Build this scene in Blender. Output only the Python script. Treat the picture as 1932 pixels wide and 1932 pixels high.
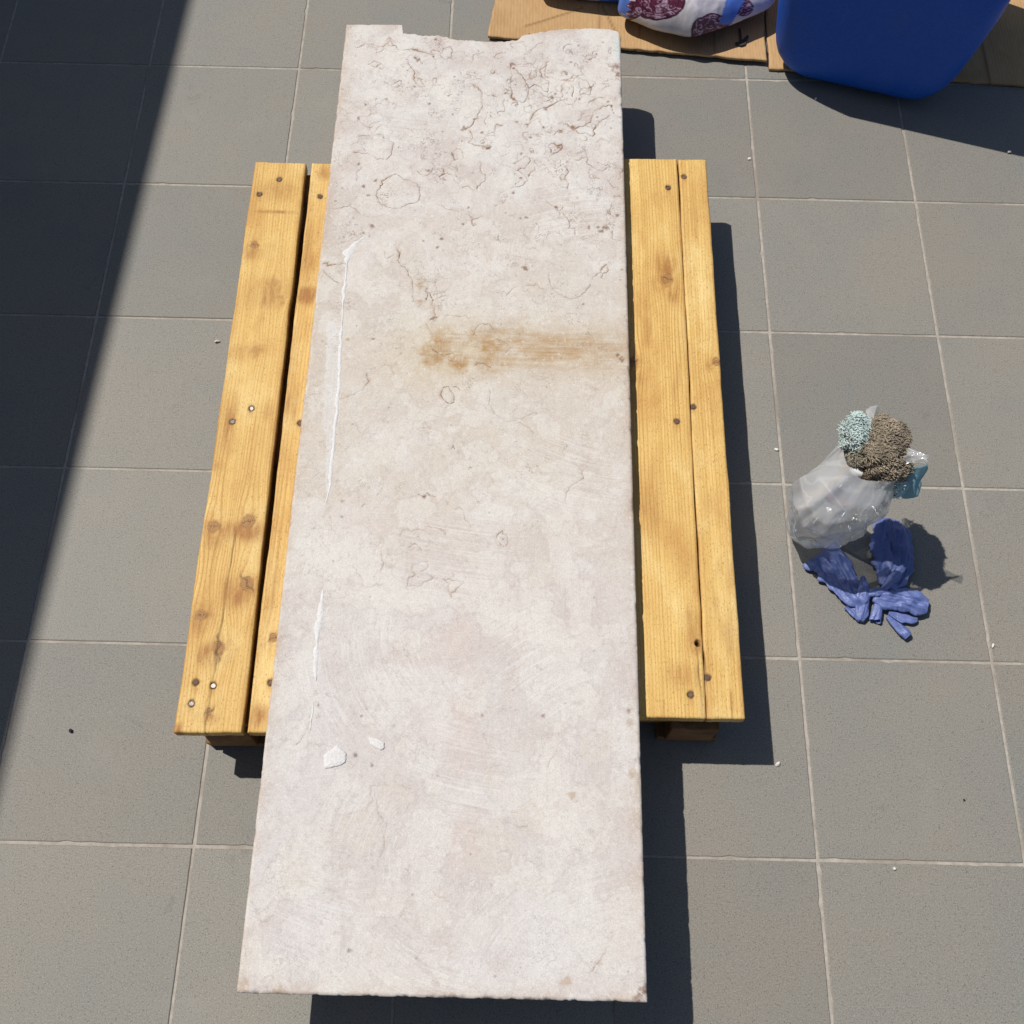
import bpy, bmesh, math, random
import numpy as np
from mathutils import Vector, Matrix

# ------------------------------------------------------------------ scene, camera, light
for o in list(bpy.data.objects):
    bpy.data.objects.remove(o, do_unlink=True)
scene = bpy.context.scene
COL = scene.collection
rng = np.random.default_rng(7)
random.seed(7)

cam_data = bpy.data.cameras.new('camera')
cam_data.sensor_width = 36.0
cam_data.lens = 37.48
cam_data.clip_start = 0.02
cam_data.clip_end = 200.0
cam = bpy.data.objects.new('camera', cam_data)
COL.objects.link(cam)
_R = ((0.99973316, 0.02035786, 0.01091677),
      (0.02303165, -0.91481341, -0.40321949),
      (0.00177812, 0.40336333, -0.91503818))          # right, down, forward
_M = Matrix.Identity(4)
for k in range(3):
    _M[k][0] = _R[0][k]; _M[k][1] = -_R[1][k]; _M[k][2] = -_R[2][k]
_M[0][3], _M[1][3], _M[2][3] = 1.16071, -2.18840, 1.78327
cam.matrix_world = _M
scene.camera = cam

SUN_DIR = Vector((0.530, -0.300, -1.0)).normalized()   # the way the light travels
SUN_EL = math.asin(-SUN_DIR.z)
world = bpy.data.worlds.new('World')
scene.world = world
world.use_nodes = True
wn = world.node_tree.nodes; wl = world.node_tree.links
sky = wn.new('ShaderNodeTexSky')
sky.sky_type = 'NISHITA'
sky.sun_disc = False
sky.sun_elevation = SUN_EL
sky.sun_rotation = math.atan2(-SUN_DIR.x, -SUN_DIR.y)
bg = wn.get('Background') or wn.new('ShaderNodeBackground')
bg.inputs['Strength'].default_value = 0.066
wl.new(sky.outputs[0], bg.inputs['Color'])

sun_data = bpy.data.lights.new('sun', 'SUN')
sun_data.energy = 4.45
sun_data.angle = math.radians(0.53)
sun_data.color = (1.0, 0.955, 0.89)
sun = bpy.data.objects.new('sun', sun_data)
COL.objects.link(sun)
sun.rotation_euler = (-SUN_DIR).to_track_quat('Z', 'Y').to_euler()

vs = scene.view_settings
vs.view_transform = 'Standard'
vs.look = 'None'
vs.exposure = 0.0
vs.gamma = 1.0
vs.use_curve_mapping = False
scene.render.engine = 'CYCLES'
scene.cycles.max_bounces = 10
scene.cycles.transparent_max_bounces = 16

# ------------------------------------------------------------------ traced marks of the stone, in mm from its near left corner
VEINS = [
(60,[94,1786,98,1771,112,1754,126,1754,138,1757,160,1750,187,1743]),
(50,[198,1746,203,1759,216,1766,223,1755,221,1737,206,1731,198,1741]),
(50,[134,1717,147,1697,150,1670,158,1658,171,1656,161,1678,154,1670]),
(40,[53,1712,65,1722,80,1715,70,1705,55,1712]),
(35,[239,1700,242,1685,260,1678,283,1679]),
(90,[261,1666,278,1657,286,1640,287,1607,278,1585,272,1568,265,1554,247,1546]),
(60,[265,1544,271,1526,263,1514,281,1508,306,1500]),
(80,[341,1723,343,1696,342,1671,345,1632,354,1624,370,1621,376,1633,377,1663,371,1682,362,1696,348,1711]),
(50,[348,1721,382,1724]),
(50,[384,1707,380,1695,384,1682,392,1688,391,1707]),
(60,[379,1629,379,1658,390,1669,401,1663,416,1649,419,1679,404,1690,401,1708,419,1731]),
(50,[401,1705,412,1691,430,1684,453,1682,471,1695,490,1698]),
(50,[445,1636,444,1667,456,1682,475,1690,493,1683,504,1662,502,1647,482,1644,482,1656,497,1661]),
(60,[464,1670,469,1661,467,1639]),
(80,[382,1574,389,1591,402,1605,420,1613,438,1626,456,1629]),
(60,[438,1568,456,1567,467,1560,489,1563,503,1580,507,1599,526,1616,544,1619,549,1598]),
(80,[456,1569,467,1553,485,1544,505,1538,510,1557,525,1581,540,1593]),
(40,[377,1557,384,1571,398,1581,413,1547,427,1545]),
(70,[427,1538,438,1550,447,1552]),
(80,[314,1544,315,1560,330,1560]),
(50,[301,1538,312,1543,316,1532,300,1534]),
(60,[286,1517,291,1524,295,1515,288,1513]),
(70,[419,1510,424,1517,435,1512,445,1515,442,1501,426,1489,424,1503]),
(50,[354,1510,367,1513,370,1499]),
(50,[353,1464,364,1474,378,1483,385,1474,376,1456,357,1449,371,1440,377,1431,372,1413,347,1402]),
(60,[288,1467,290,1444,299,1436,298,1420,284,1408,284,1400]),
(50,[49,1524,68,1527,90,1530,108,1519,117,1503,116,1480,107,1466,87,1470,68,1481,43,1484]),
(60,[93,1381,99,1403,111,1423,128,1433,143,1420,159,1416,172,1405,177,1383,171,1365,150,1358,137,1349,116,1353,101,1363,93,1381]),
(40,[195,1441,202,1448,217,1449,220,1435,211,1428,199,1435]),
(45,[492,1491,495,1468,509,1458,523,1451,540,1463]),
(50,[453,1458,458,1449,451,1431,458,1420,456,1407,442,1413]),
(50,[432,1364,442,1352,453,1341,460,1326,456,1313,470,1314,470,1299]),
(40,[232,1488,242,1500,253,1488,255,1475,240,1470,232,1483]),
(40,[256,1403,267,1408,278,1397]),
(30,[266,1342,280,1330,299,1337]),
(60,[47,1353,58,1345,67,1336]),
(25,[211,1362,231,1350,252,1346]),
(30,[6,1345,30,1348,50,1358]),
(30,[400,1377,421,1371,433,1360]),
(90,[141,1257,147,1248,144,1231,149,1220,158,1216,165,1198,173,1188]),
(50,[173,1186,175,1171,177,1141,186,1143,200,1141,203,1154,200,1173]),
(80,[202,1171,208,1154,217,1127,219,1112,209,1102]),
(60,[203,1095,212,1079,218,1067]),
(60,[216,1042,227,1034,241,1023,255,1017,273,1009]),
(50,[241,1031,254,1035,262,1019]),
(50,[293,1010,310,1016,321,1007]),
(30,[237,1113,251,1113,262,1112,283,1110,300,1115]),
(40,[288,1073,297,1094,315,1098,329,1082]),
(40,[330,1066,344,1060,355,1050,344,1034]),
(35,[345,1158,355,1174,377,1181,398,1186,413,1175]),
(35,[423,1212,425,1186,438,1165,459,1155,480,1162,498,1188]),
(50,[502,1199,517,1219,528,1233,531,1220,517,1204,527,1200]),
(50,[7,1220,23,1218,48,1223,54,1213]),
(45,[10,1205,22,1190,41,1178]),
(40,[130,1004,149,1006,153,988]),
(40,[105,991,110,975,99,955,75,941,62,937]),
(80,[237,955,240,965,249,967,252,959,258,952,260,936,252,932,241,941,236,949,237,957]),
(60,[257,967,264,966,269,960]),
(30,[321,961,320,938,330,915,348,900,368,902,391,914,405,917]),
(40,[371,899,391,888,398,878]),
(70,[207,759,219,754,223,763,237,755,220,760]),
(60,[255,746,264,736,283,733]),
(30,[284,729,287,715,297,701]),
(55,[227,703,240,700,249,697,256,688,246,697]),
(35,[183,685,188,695,205,695,221,694]),
(40,[198,664,207,671,219,661,210,658]),
(60,[199,597,201,613,211,617,205,630,217,639,228,639,229,627,218,624]),
(45,[201,597,216,597,229,606,241,614,229,619]),
(60,[257,610,266,602,265,592,271,580,278,595,291,605,276,608,260,610]),
(80,[341,682,343,692,349,697,357,689,359,675,353,668,345,675,341,682]),
(40,[470,821,482,810,483,795,465,784,454,769,452,755,458,741]),
(35,[110,628,121,615,127,598,144,595,160,599]),
(35,[154,653,159,636,155,622]),
(50,[259,845,262,852,264,845]),
(40,[116,734,127,739]),
(50,[65,377,61,364,55,352,47,341]),
(40,[162,282,185,284,207,285,225,280]),
(45,[171,275,177,247,191,230,189,206,185,182]),
(30,[117,232,138,243,159,247,169,261,163,282]),
(30,[138,259,154,259]),
(35,[356,258,367,251,385,248]),
(50,[361,234,353,241]),
(35,[364,234,397,231]),
(40,[439,346,434,332,426,317]),
(35,[260,140,272,130,287,124]),
(50,[138,147,149,149]),
(40,[9,100,26,91,36,93,35,104]),
(40,[19,42,32,37]),
(30,[104,101,129,92]),
(50,[484,35,498,48,509,63]),
(30,[330,300,355,322])
]
SPOTS = [(67,1402,5,'b'),(78,1380,4,'b'),(90,1308,6,'b'),(76,1292,4,'b'),(259,1318,3,'b'),(496,1317,4,'b'),(518,1308,4,'b'),(528,1316,6,'b'),(423,1635,5,'b'),(413,1606,6,'b'),(254,1551,7,'b'),(289,1540,4,'b'),(553,1722,11,'b'),(558,1703,7,'b'),(154,1727,6,'b'),(145,1732,4,'b'),(303,1501,6,'b'),(465,1560,6,'b'),(442,1547,4,'b'),(345,1721,5,'b'),(438,1508,6,'b'),(222,1282,4,'b'),(65,1058,4,'o'),(109,1060,4,'b'),(378,1220,6,'b'),(391,1224,4,'b'),(200,1148,4,'b'),(216,1106,6,'b'),(217,754,4,'b'),(84,715,3,'g'),(556,1223,5,'o'),(544,1039,4,'b'),(552,1029,6,'b'),(189,1177,13,'t'),(190,1141,8,'t'),(350,682,2,'g'),(289,1044,18,'c'),(83,744,4,'o'),(325,392,3,'r'),(418,393,3,'r'),(142,387,2,'r'),(75,402,3,'r'),(163,313,4,'g'),(137,327,4,'g'),(553,309,7,'t'),(463,276,8,'t'),(548,405,6,'b'),(551,386,6,'t'),(151,57,4,'g'),(559,14,8,'b'),(555,6,8,'b'),(8,10,11,'t'),(56,0,10,'t'),(297,4,7,'t'),(454,25,8,'t')]
DISCS = [(156,1111,25),(176,1227,22),(347,942,28),(463,1192,34),(136,944,21),(465,802,19),(511,753,26),(414,625,27),(534,635,23),(320,1037,16),(455,1248,29),(97,1199,14),(201,267,25),(345,297,16),(154,219,32),(400,245,22),(354,196,32),(64,156,21),(498,348,26)]
STREAKS =[ [(80, 1283, 2.9), (63, 1268, 8.7), (51, 1250, 13.7), (51, 1215, 5.0), (51, 1150, 4.2), (53, 1087, 3.5), (55, 1026, 4.1), (58, 962, 4.8), (59, 892, 4.7), (59, 832, 4.0), (60, 766, 5.9), (56, 734, 1.9)] ,
 [(65, 588, 1.9), (65, 554, 6.5), (63, 525, 8.8), (64, 494, 7.3), (65, 463, 6.4), (68, 440, 2.7)] ,
 [(68, 401, 0.9), (67, 383, 2.0), (67, 363, 1.8)] ]
BAND = [(27, 1095), (50, 1091), (56, 962), (58, 885), (61, 759), (53, 759), (44, 869), (36, 884), (34, 946)]
PATCHES = [[(91, 326), (102, 336), (110, 342), (125, 329), (124, 316), (111, 309), (93, 306)], [(154, 355), (166, 353), (179, 348), (181, 339), (175, 335), (159, 344)]]
TOP = [(-1, 1822), (115, 1826), (118, 1802), (167, 1796), (186, 1798), (231, 1787), (265, 1787), (294, 1783), (323, 1785), (352, 1791), (364, 1804), (381, 1809), (420, 1819), (449, 1824), (488, 1828), (544, 1827), (560, 1821), (564, 1807)]

# ------------------------------------------------------------------ small numpy noise kit
_TAB = np.random.default_rng(11).random((64, 256, 256), dtype=np.float32) * 2 - 1
def vn(x, y, seed=0):
    t = _TAB[seed % 64]
    xi = np.floor(x).astype(np.int64); yi = np.floor(y).astype(np.int64)
    fx = x - xi; fy = y - yi
    fx = fx * fx * (3 - 2 * fx); fy = fy * fy * (3 - 2 * fy)
    a = t[xi & 255, yi & 255]; b = t[(xi + 1) & 255, yi & 255]
    c = t[xi & 255, (yi + 1) & 255]; d = t[(xi + 1) & 255, (yi + 1) & 255]
    return (a * (1 - fx) + b * fx) * (1 - fy) + (c * (1 - fx) + d * fx) * fy
def vnl(x, y, seed=0):
    t = _TAB[seed % 64]
    u = x + 0.5 * y; v = 0.87 * y
    xi = np.floor(u).astype(np.int64); yi = np.floor(v).astype(np.int64)
    fx = u - xi; fy = v - yi
    g = lambda i, j: t[i & 255, j & 255]
    up = g(xi, yi) + fx * (g(xi + 1, yi) - g(xi, yi)) + fy * (g(xi + 1, yi + 1) - g(xi + 1, yi))
    lo_ = g(xi, yi) + fy * (g(xi, yi + 1) - g(xi, yi)) + fx * (g(xi + 1, yi + 1) - g(xi, yi + 1))
    return np.where(fx > fy, up, lo_)
def fbm(x, y, seed=0, octv=4, gain=0.5):
    s = 0; amp = 1.0; tot = 0
    for k in range(octv):
        s = s + amp * vn(x * 2 ** k + 17.3 * k, y * 2 ** k + 5.1 * k, seed + k)
        tot += amp; amp *= gain
    return s / tot
def sst(e0, e1, x):
    t = np.clip((x - e0) / (e1 - e0), 0, 1)
    return t * t * (3 - 2 * t)

# ------------------------------------------------------------------ object helpers
def make_mesh(name, V, F, attrs=None, smooth=True):
    me = bpy.data.meshes.new(name)
    V = np.asarray(V, dtype=np.float32)
    if isinstance(F, np.ndarray) and F.ndim == 2:
        nf, k = F.shape
        me.vertices.add(len(V)); me.vertices.foreach_set('co', V.ravel())
        me.loops.add(nf * k); me.loops.foreach_set('vertex_index', F.ravel().astype(np.int32))
        me.polygons.add(nf)
        me.polygons.foreach_set('loop_start', (np.arange(nf) * k).astype(np.int32))
        me.polygons.foreach_set('loop_total', np.full(nf, k, dtype=np.int32))
        me.update(calc_edges=True)
    else:
        me.from_pydata([tuple(map(float, v)) for v in V], [], [tuple(map(int, f)) for f in F])
        me.update()
    me.polygons.foreach_set('use_smooth', np.full(len(me.polygons), smooth))
    for k, a in (attrs or {}).items():
        a = np.asarray(a, dtype=np.float32)
        if a.ndim == 2:
            at = me.attributes.new(k, 'FLOAT_COLOR', 'POINT')
            c = np.ones((len(a), 4), dtype=np.float32); c[:, :3] = a
            at.data.foreach_set('color', c.ravel())
        else:
            at = me.attributes.new(k, 'FLOAT', 'POINT')
            at.data.foreach_set('value', a)
    return me
def link(name, me, mat, parent=None, loc=None):
    o = bpy.data.objects.new(name, me)
    COL.objects.link(o)
    if mat is not None and me is not None and not me.materials:
        me.materials.append(mat)
    if parent is not None:
        o.parent = parent
    if loc is not None:
        o.location = loc
    return o
def tag(o, label, cat, group=None):
    o['label'] = label; o['category'] = cat
    if group: o['group'] = group
    return o
def thing(name, label, cat, loc, group=None):
    o = link(name, None, None, None, loc)
    return tag(o, label, cat, group)

def sheet_solid(TX, TY, TZ, zmid, zbot):
    """closed body from a top grid (ny,nx): a lip ring, straight sides, flat underside"""
    ny, nx = TX.shape
    V = np.stack([TX, TY, TZ], -1).reshape(-1, 3)
    idx = np.arange(ny * nx).reshape(ny, nx)
    F = [np.stack([idx[:-1, :-1], idx[:-1, 1:], idx[1:, 1:], idx[1:, :-1]], -1).reshape(-1, 4)]
    per = np.concatenate([idx[0, :], idx[1:, -1], idx[-1, -2::-1], idx[-2:0:-1, 0]])
    n = len(per)
    P = V[per]
    zm = P[:, 2] + zmid
    zb = zbot if np.ndim(zbot) == 0 else np.asarray(zbot)[per]
    r1 = P.copy(); r1[:, 2] = zm
    r2 = P.copy(); r2[:, 2] = zb
    a = len(V); b = a + n
    V = np.concatenate([V, r1, r2])
    j = np.arange(n); k = (j + 1) % n
    F.append(np.stack([per[k], per[j], a + j, a + k], -1))
    F.append(np.stack([a + k, a + j, b + j, b + k], -1))
    # underside: strips between the left and the right column
    pos = {int(v): q for q, v in enumerate(per)}
    L = np.array([b + pos[int(v)] for v in idx[:, 0]]); Rr = np.array([b + pos[int(v)] for v in idx[:, -1]])
    F.append(np.stack([L[:-1], L[1:], Rr[1:], Rr[:-1]], -1))
    src = np.concatenate([np.arange(ny * nx), per, per])
    return V, np.concatenate(F), src

def box(x0, x1, y0, y1, z0, z1, j=0.0, skew=0.0):
    """a bevelled sawn block, corners jittered by j, y sheared by skew along x"""
    bm = bmesh.new()
    bmesh.ops.create_cube(bm, size=1.0)
    bmesh.ops.bevel(bm, geom=bm.edges[:], offset=0.02, segments=1, affect='EDGES', offset_type='OFFSET') if False else None
    for v in bm.verts:
        v.co.x = x0 + (v.co.x + .5) * (x1 - x0) + random.uniform(-j, j)
        v.co.y = y0 + (v.co.y + .5) * (y1 - y0) + random.uniform(-j, j) + skew * (v.co.x - x0)
        v.co.z = z0 + (v.co.z + .5) * (z1 - z0)
    bmesh.ops.bevel(bm, geom=bm.edges[:], offset=0.0015, segments=1, affect='EDGES')
    me = bpy.data.meshes.new('block')
    bm.to_mesh(me); bm.free()
    return me

# ------------------------------------------------------------------ node helper
class NT:
    def __init__(s, name):
        s.mat = bpy.data.materials.new(name); s.mat.use_nodes = True
        s.n = s.mat.node_tree.nodes; s.l = s.mat.node_tree.links
        s.bsdf = s.n['Principled BSDF']; s.out = s.n['Material Output']
        s.tc = s.n.new('ShaderNodeTexCoord')
    def put(s, sock, v):
        if hasattr(v, 'links'): s.l.new(v, sock)
        elif isinstance(v, (tuple, list)):
            sock.default_value = (*v, 1.0) if len(v) == 3 and len(sock.default_value) == 4 else v
        else: sock.default_value = v
    def attr(s, name, out='Fac'):
        a = s.n.new('ShaderNodeAttribute'); a.attribute_name = name
        return a.outputs[out]
    def m(s, op, a, b=0.0, c=None, clamp=False):
        q = s.n.new('ShaderNodeMath'); q.operation = op; q.use_clamp = clamp
        s.put(q.inputs[0], a); s.put(q.inputs[1], b)
        if c is not None: s.put(q.inputs[2], c)
        return q.outputs[0]
    def mapped(s, scale=(1, 1, 1), loc=(0, 0, 0), vec=None):
        q = s.n.new('ShaderNodeMapping'); s.put(q.inputs['Vector'], vec or s.tc.outputs['Object'])
        q.inputs['Scale'].default_value = scale; q.inputs['Location'].default_value = loc
        return q.outputs[0]
    def noise(s, scale, detail=3, rough=0.5, vec=None, dist=0.0, dim='3D', col=False):
        q = s.n.new('ShaderNodeTexNoise'); q.noise_dimensions = dim
        if dim != '1D': s.put(q.inputs['Vector'], vec or s.tc.outputs['Object'])
        q.inputs['Scale'].default_value = scale; q.inputs['Detail'].default_value = detail
        q.inputs['Roughness'].default_value = rough; q.inputs['Distortion'].default_value = dist
        return q.outputs['Color' if col else 'Fac']
    def voro(s, scale, vec=None, feature='F1', out='Distance', rnd=1.0):
        q = s.n.new('ShaderNodeTexVoronoi'); q.feature = feature
        s.put(q.inputs['Vector'], vec or s.tc.outputs['Object'])
        q.inputs['Scale'].default_value = scale; q.inputs['Randomness'].default_value = rnd
        return q.outputs[out]
    def map(s, v, a, b, c=0.0, d=1.0):
        q = s.n.new('ShaderNodeMapRange'); s.put(q.inputs[0], v)
        for k, z in zip((1, 2, 3, 4), (a, b, c, d)): s.put(q.inputs[k], z)
        return q.outputs[0]
    def mix(s, f, a, b, mode='MIX'):
        q = s.n.new('ShaderNodeMix'); q.data_type = 'RGBA'; q.blend_type = mode
        s.put(q.inputs[0], f); s.put(q.inputs[6], a); s.put(q.inputs[7], b)
        return q.outputs[2]
    def bump(s, h, strength=0.3, dist=0.001, nrm=None):
        q = s.n.new('ShaderNodeBump'); s.put(q.inputs['Height'], h)
        q.inputs['Strength'].default_value = strength; q.inputs['Distance'].default_value = dist
        if nrm is not None: s.put(q.inputs['Normal'], nrm)
        return q.outputs[0]
    def comb(s, x, y, z):
        q = s.n.new('ShaderNodeCombineXYZ'); s.put(q.inputs[0], x); s.put(q.inputs[1], y); s.put(q.inputs[2], z)
        return q.outputs[0]
    def sep(s, v):
        q = s.n.new('ShaderNodeSeparateXYZ'); s.put(q.inputs[0], v); return q.outputs
    def fin(s, color, rough=0.6, normal=None, spec=0.5, **kw):
        s.put(s.bsdf.inputs['Base Color'], color); s.put(s.bsdf.inputs['Roughness'], rough)
        s.bsdf.inputs['Specular IOR Level'].default_value = spec
        if normal is not None: s.put(s.bsdf.inputs['Normal'], normal)
        for k, v in kw.items(): s.put(s.bsdf.inputs[k], v)
        return s.mat

# ------------------------------------------------------------------ materials
def tile_color(t, pos):
    """grey speckled porcelain; pos is a world-space position"""
    big = t.noise(3.1, 3, 0.55, vec=pos)
    mid = t.noise(14.0, 2, 0.6, vec=pos)
    c = t.mix(t.map(big, 0.35, 0.65), (0.226, 0.207, 0.176), (0.196, 0.196, 0.178))
    c = t.mix(t.map(mid, 0.40, 0.72, 0, 0.5), c, (0.222, 0.204, 0.174))
    fine = t.noise(460, 2, 0.8, vec=pos)
    c = t.mix(t.map(fine, 0.50, 0.74, 0.0, 0.75), c, (0.335, 0.315, 0.280))
    c = t.mix(t.map(fine, 0.48, 0.28, 0.0, 0.70), c, (0.105, 0.096, 0.082))
    q = t.n.new('ShaderNodeTexVoronoi'); t.put(q.inputs['Vector'], pos); q.inputs['Scale'].default_value = 330
    r = t.sep(q.outputs['Color'])[0]; vd = q.outputs['Distance']
    dark = t.m('MULTIPLY', t.m('GREATER_THAN', r, 0.84), t.map(vd, 0.20, 0.42, 1.0, 0.0))
    c = t.mix(t.m('MULTIPLY', dark, 0.55), c, (0.055, 0.048, 0.042))
    lite = t.m('MULTIPLY', t.m('LESS_THAN', r, 0.06), t.map(vd, 0.15, 0.35, 1.0, 0.0))
    c = t.mix(t.m('MULTIPLY', lite, 0.35), c, (0.45, 0.43, 0.40))
    # a few scuffs and dirt marks
    sc = t.noise(9, 5, 0.78, vec=pos, dist=0.6)
    c = t.mix(t.map(sc, 0.63, 0.76, 0, 0.48), c, (0.105, 0.090, 0.075))
    du = t.noise(5.2, 4, 0.7, vec=t.mapped((1, 1, 1), (7.3, 2.1, 0), pos))
    c = t.mix(t.map(du, 0.60, 0.78, 0, 0.35), c, (0.27, 0.257, 0.235))
    return c, fine

def mat_tile():
    t = NT('porcelain_tile')
    geo = t.n.new('ShaderNodeNewGeometry')
    pos = geo.outputs['Position']
    c, fine = tile_color(t, pos)
    oi = t.n.new('ShaderNodeObjectInfo')
    k = t.map(oi.outputs['Random'], 0, 1, 0.93, 1.07)
    c = t.mix(1.0, c, t.comb(k, k, k), 'MULTIPLY')
    return t.fin(c, 0.62, t.bump(fine, 0.25, 0.0006), spec=0.35)

def mat_floor():
    """grout, going over into the same tile pattern where the separate tiles end"""
    t = NT('tile_floor')
    geo = t.n.new('ShaderNodeNewGeometry')
    pos = geo.outputs['Position']
    n = t.noise(60, 5, 0.7, vec=pos)
    n2 = t.noise(7, 4, 0.6, vec=pos)
    g = t.mix(t.map(n, 0.35, 0.7), (0.31, 0.28, 0.24), (0.45, 0.41, 0.36))
    g = t.mix(t.map(n2, 0.48, 0.66, 0, 0.75), g, (0.23, 0.195, 0.155))
    n3 = t.noise(33, 3, 0.6, vec=pos)
    g = t.mix(t.map(n3, 0.70, 0.76, 0, 0.85), g, (0.05, 0.042, 0.036))
    c, fine = tile_color(t, pos)
    x, y, z = t.sep(pos)
    def ln(v):
        f = t.m('FRACT', t.m('DIVIDE', t.m('ADD', v, 100 * TILE), TILE))
        return t.m('LESS_THAN', t.m('MINIMUM', f, t.m('SUBTRACT', 1.0, f)), 0.0028 / TILE)
    line = t.m('MAXIMUM', ln(x), ln(y))
    cx = t.m('MULTIPLY', t.m('GREATER_THAN', x, (I0 - .01) * TILE), t.m('LESS_THAN', x, (I1 + .01) * TILE))
    cy = t.m('MULTIPLY', t.m('GREATER_THAN', y, -(J1 + .01) * TILE), t.m('LESS_THAN', y, -(J0 - .01) * TILE))
    inside = t.m('MULTIPLY', cx, cy)
    f = t.m('MAXIMUM', line, inside)
    return t.fin(t.mix(f, c, g), 0.85, t.bump(n, 0.5, 0.001), spec=0.2)

def mat_stone():
    t = NT('limestone')
    c = t.attr('Col', 'Color')
    ob = t.tc.outputs['Object']
    n = t.noise(620, 3, 0.75)
    n2 = t.noise(150, 4, 0.7)
    c = t.mix(1.0, c, t.mix(t.map(n, 0.3, 0.7), (0.80, 0.795, 0.79), (1.15, 1.15, 1.15)), 'MULTIPLY')
    c = t.mix(t.map(n2, 0.57, 0.72, 0, 0.50), c, (0.40, 0.335, 0.295))
    c = t.mix(t.map(n2, 0.43, 0.28, 0, 0.55), c, (0.69, 0.675, 0.66))
    # scraped, mostly lengthwise streaks
    stv = t.noise(1.0, 3, 0.65, vec=t.mapped((420, 24, 1)))
    sth = t.noise(1.0, 3, 0.65, vec=t.mapped((22, 480, 1), (3, 1, 0)))
    sel = t.map(t.noise(6, 2, 0.5), 0.44, 0.56)
    stt = t.m('ADD', t.m('MULTIPLY', stv, t.m('SUBTRACT', 1.0, sel)), t.m('MULTIPLY', sth, sel))
    c = t.mix(t.map(stt, 0.56, 0.74, 0, 0.35), c, (0.68, 0.665, 0.655))
    c = t.mix(t.map(stt, 0.44, 0.28, 0, 0.22), c, (0.40, 0.345, 0.315))
    # trowel and sanding arcs
    an = t.noise(1.0, 2, 0.6, vec=t.comb(t.m('MULTIPLY', t.attr('ar'), 310), t.m('MULTIPLY', t.attr('aa'), 2.5), 0.0))
    am = t.attr('am')
    c = t.mix(t.m('MULTIPLY', t.map(an, 0.54, 0.70, 0, 0.42), am), c, (0.70, 0.685, 0.68))
    c = t.mix(t.m('MULTIPLY', t.map(an, 0.46, 0.30, 0, 0.22), am), c, (0.37, 0.315, 0.30))
    # hairline seams
    dens = t.attr('dens')
    hair = None
    for sc, wd, off, ml in ((17, 0.0075, (0, 0, 0), 0.5), (34, 0.010, (5, 2, 1), 0.55), (62, 0.013, (9, 4, 3), 0.45)):
        nz = t.noise(sc, 4, 0.62, vec=t.mapped((1, 1, 1), off), dist=0.35)
        ln = t.map(t.m('ABSOLUTE', t.m('SUBTRACT', nz, 0.5)), wd * 0.25, wd, 1.0, 0.0)
        mk = t.map(t.noise(sc * 0.55, 3, 0.6, vec=t.mapped((1, 1, 1), (off[0] + 11, off[1] + 3, 0))), 0.52, 0.66)
        q = t.m('MULTIPLY', t.m('MULTIPLY', ln, mk), ml)
        hair = q if hair is None else t.m('MAXIMUM', hair, q)
    hair = t.m('MULTIPLY', hair, dens)
    c = t.mix(hair, c, (0.215, 0.155, 0.125))
    # the traced brown seams
    wob = t.noise(330, 3, 0.7)
    vd = t.m('ADD', t.attr('vd'), t.m('MULTIPLY', t.m('SUBTRACT', wob, 0.5), 2.2))
    brk = t.map(t.noise(75, 3, 0.6), 0.36, 0.52, 0.45, 1.0)
    vm = t.m('MULTIPLY', t.m('MULTIPLY', t.map(vd, 0.40, 1.30, 1.0, 0.0), t.m('MULTIPLY', t.attr('vs'), 1.12)), brk)
    vcol = t.mix(t.map(t.noise(40, 3, 0.6), 0.40, 0.56), (0.095, 0.060, 0.043), (0.235, 0.105, 0.043))
    glow = t.m('MULTIPLY', t.map(vd, 0.5, 6.0, 0.75, 0.0), t.m('MULTIPLY', t.attr('vs'), t.map(t.noise(30, 3, 0.6, vec=t.mapped((1, 1, 1), (2, 8, 0))), 0.5, 0.68)))
    c = t.mix(glow, c, (0.33, 0.20, 0.115))
    c = t.mix(vm, c, vcol)
    h = t.m('ADD', t.m('MULTIPLY', n, 0.4), t.m('MULTIPLY', n2, 0.5))
    h = t.m('SUBTRACT', h, t.m('MULTIPLY', t.map(vd, 0.35, 1.15, 0.9, 0.0), t.attr('vs')))
    return t.fin(c, 0.68, t.bump(h, 0.38, 0.0012), spec=0.3)

def mat_filler():
    t = NT('white_filler')
    n = t.noise(180, 4, 0.6)
    c = t.mix(t.map(n, 0.3, 0.7), (0.60, 0.59, 0.585), (0.70, 0.695, 0.69))
    return t.fin(c, 0.6, t.bump(t.noise(320, 3, 0.7), 0.8, 0.0016), spec=0.3)

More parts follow.
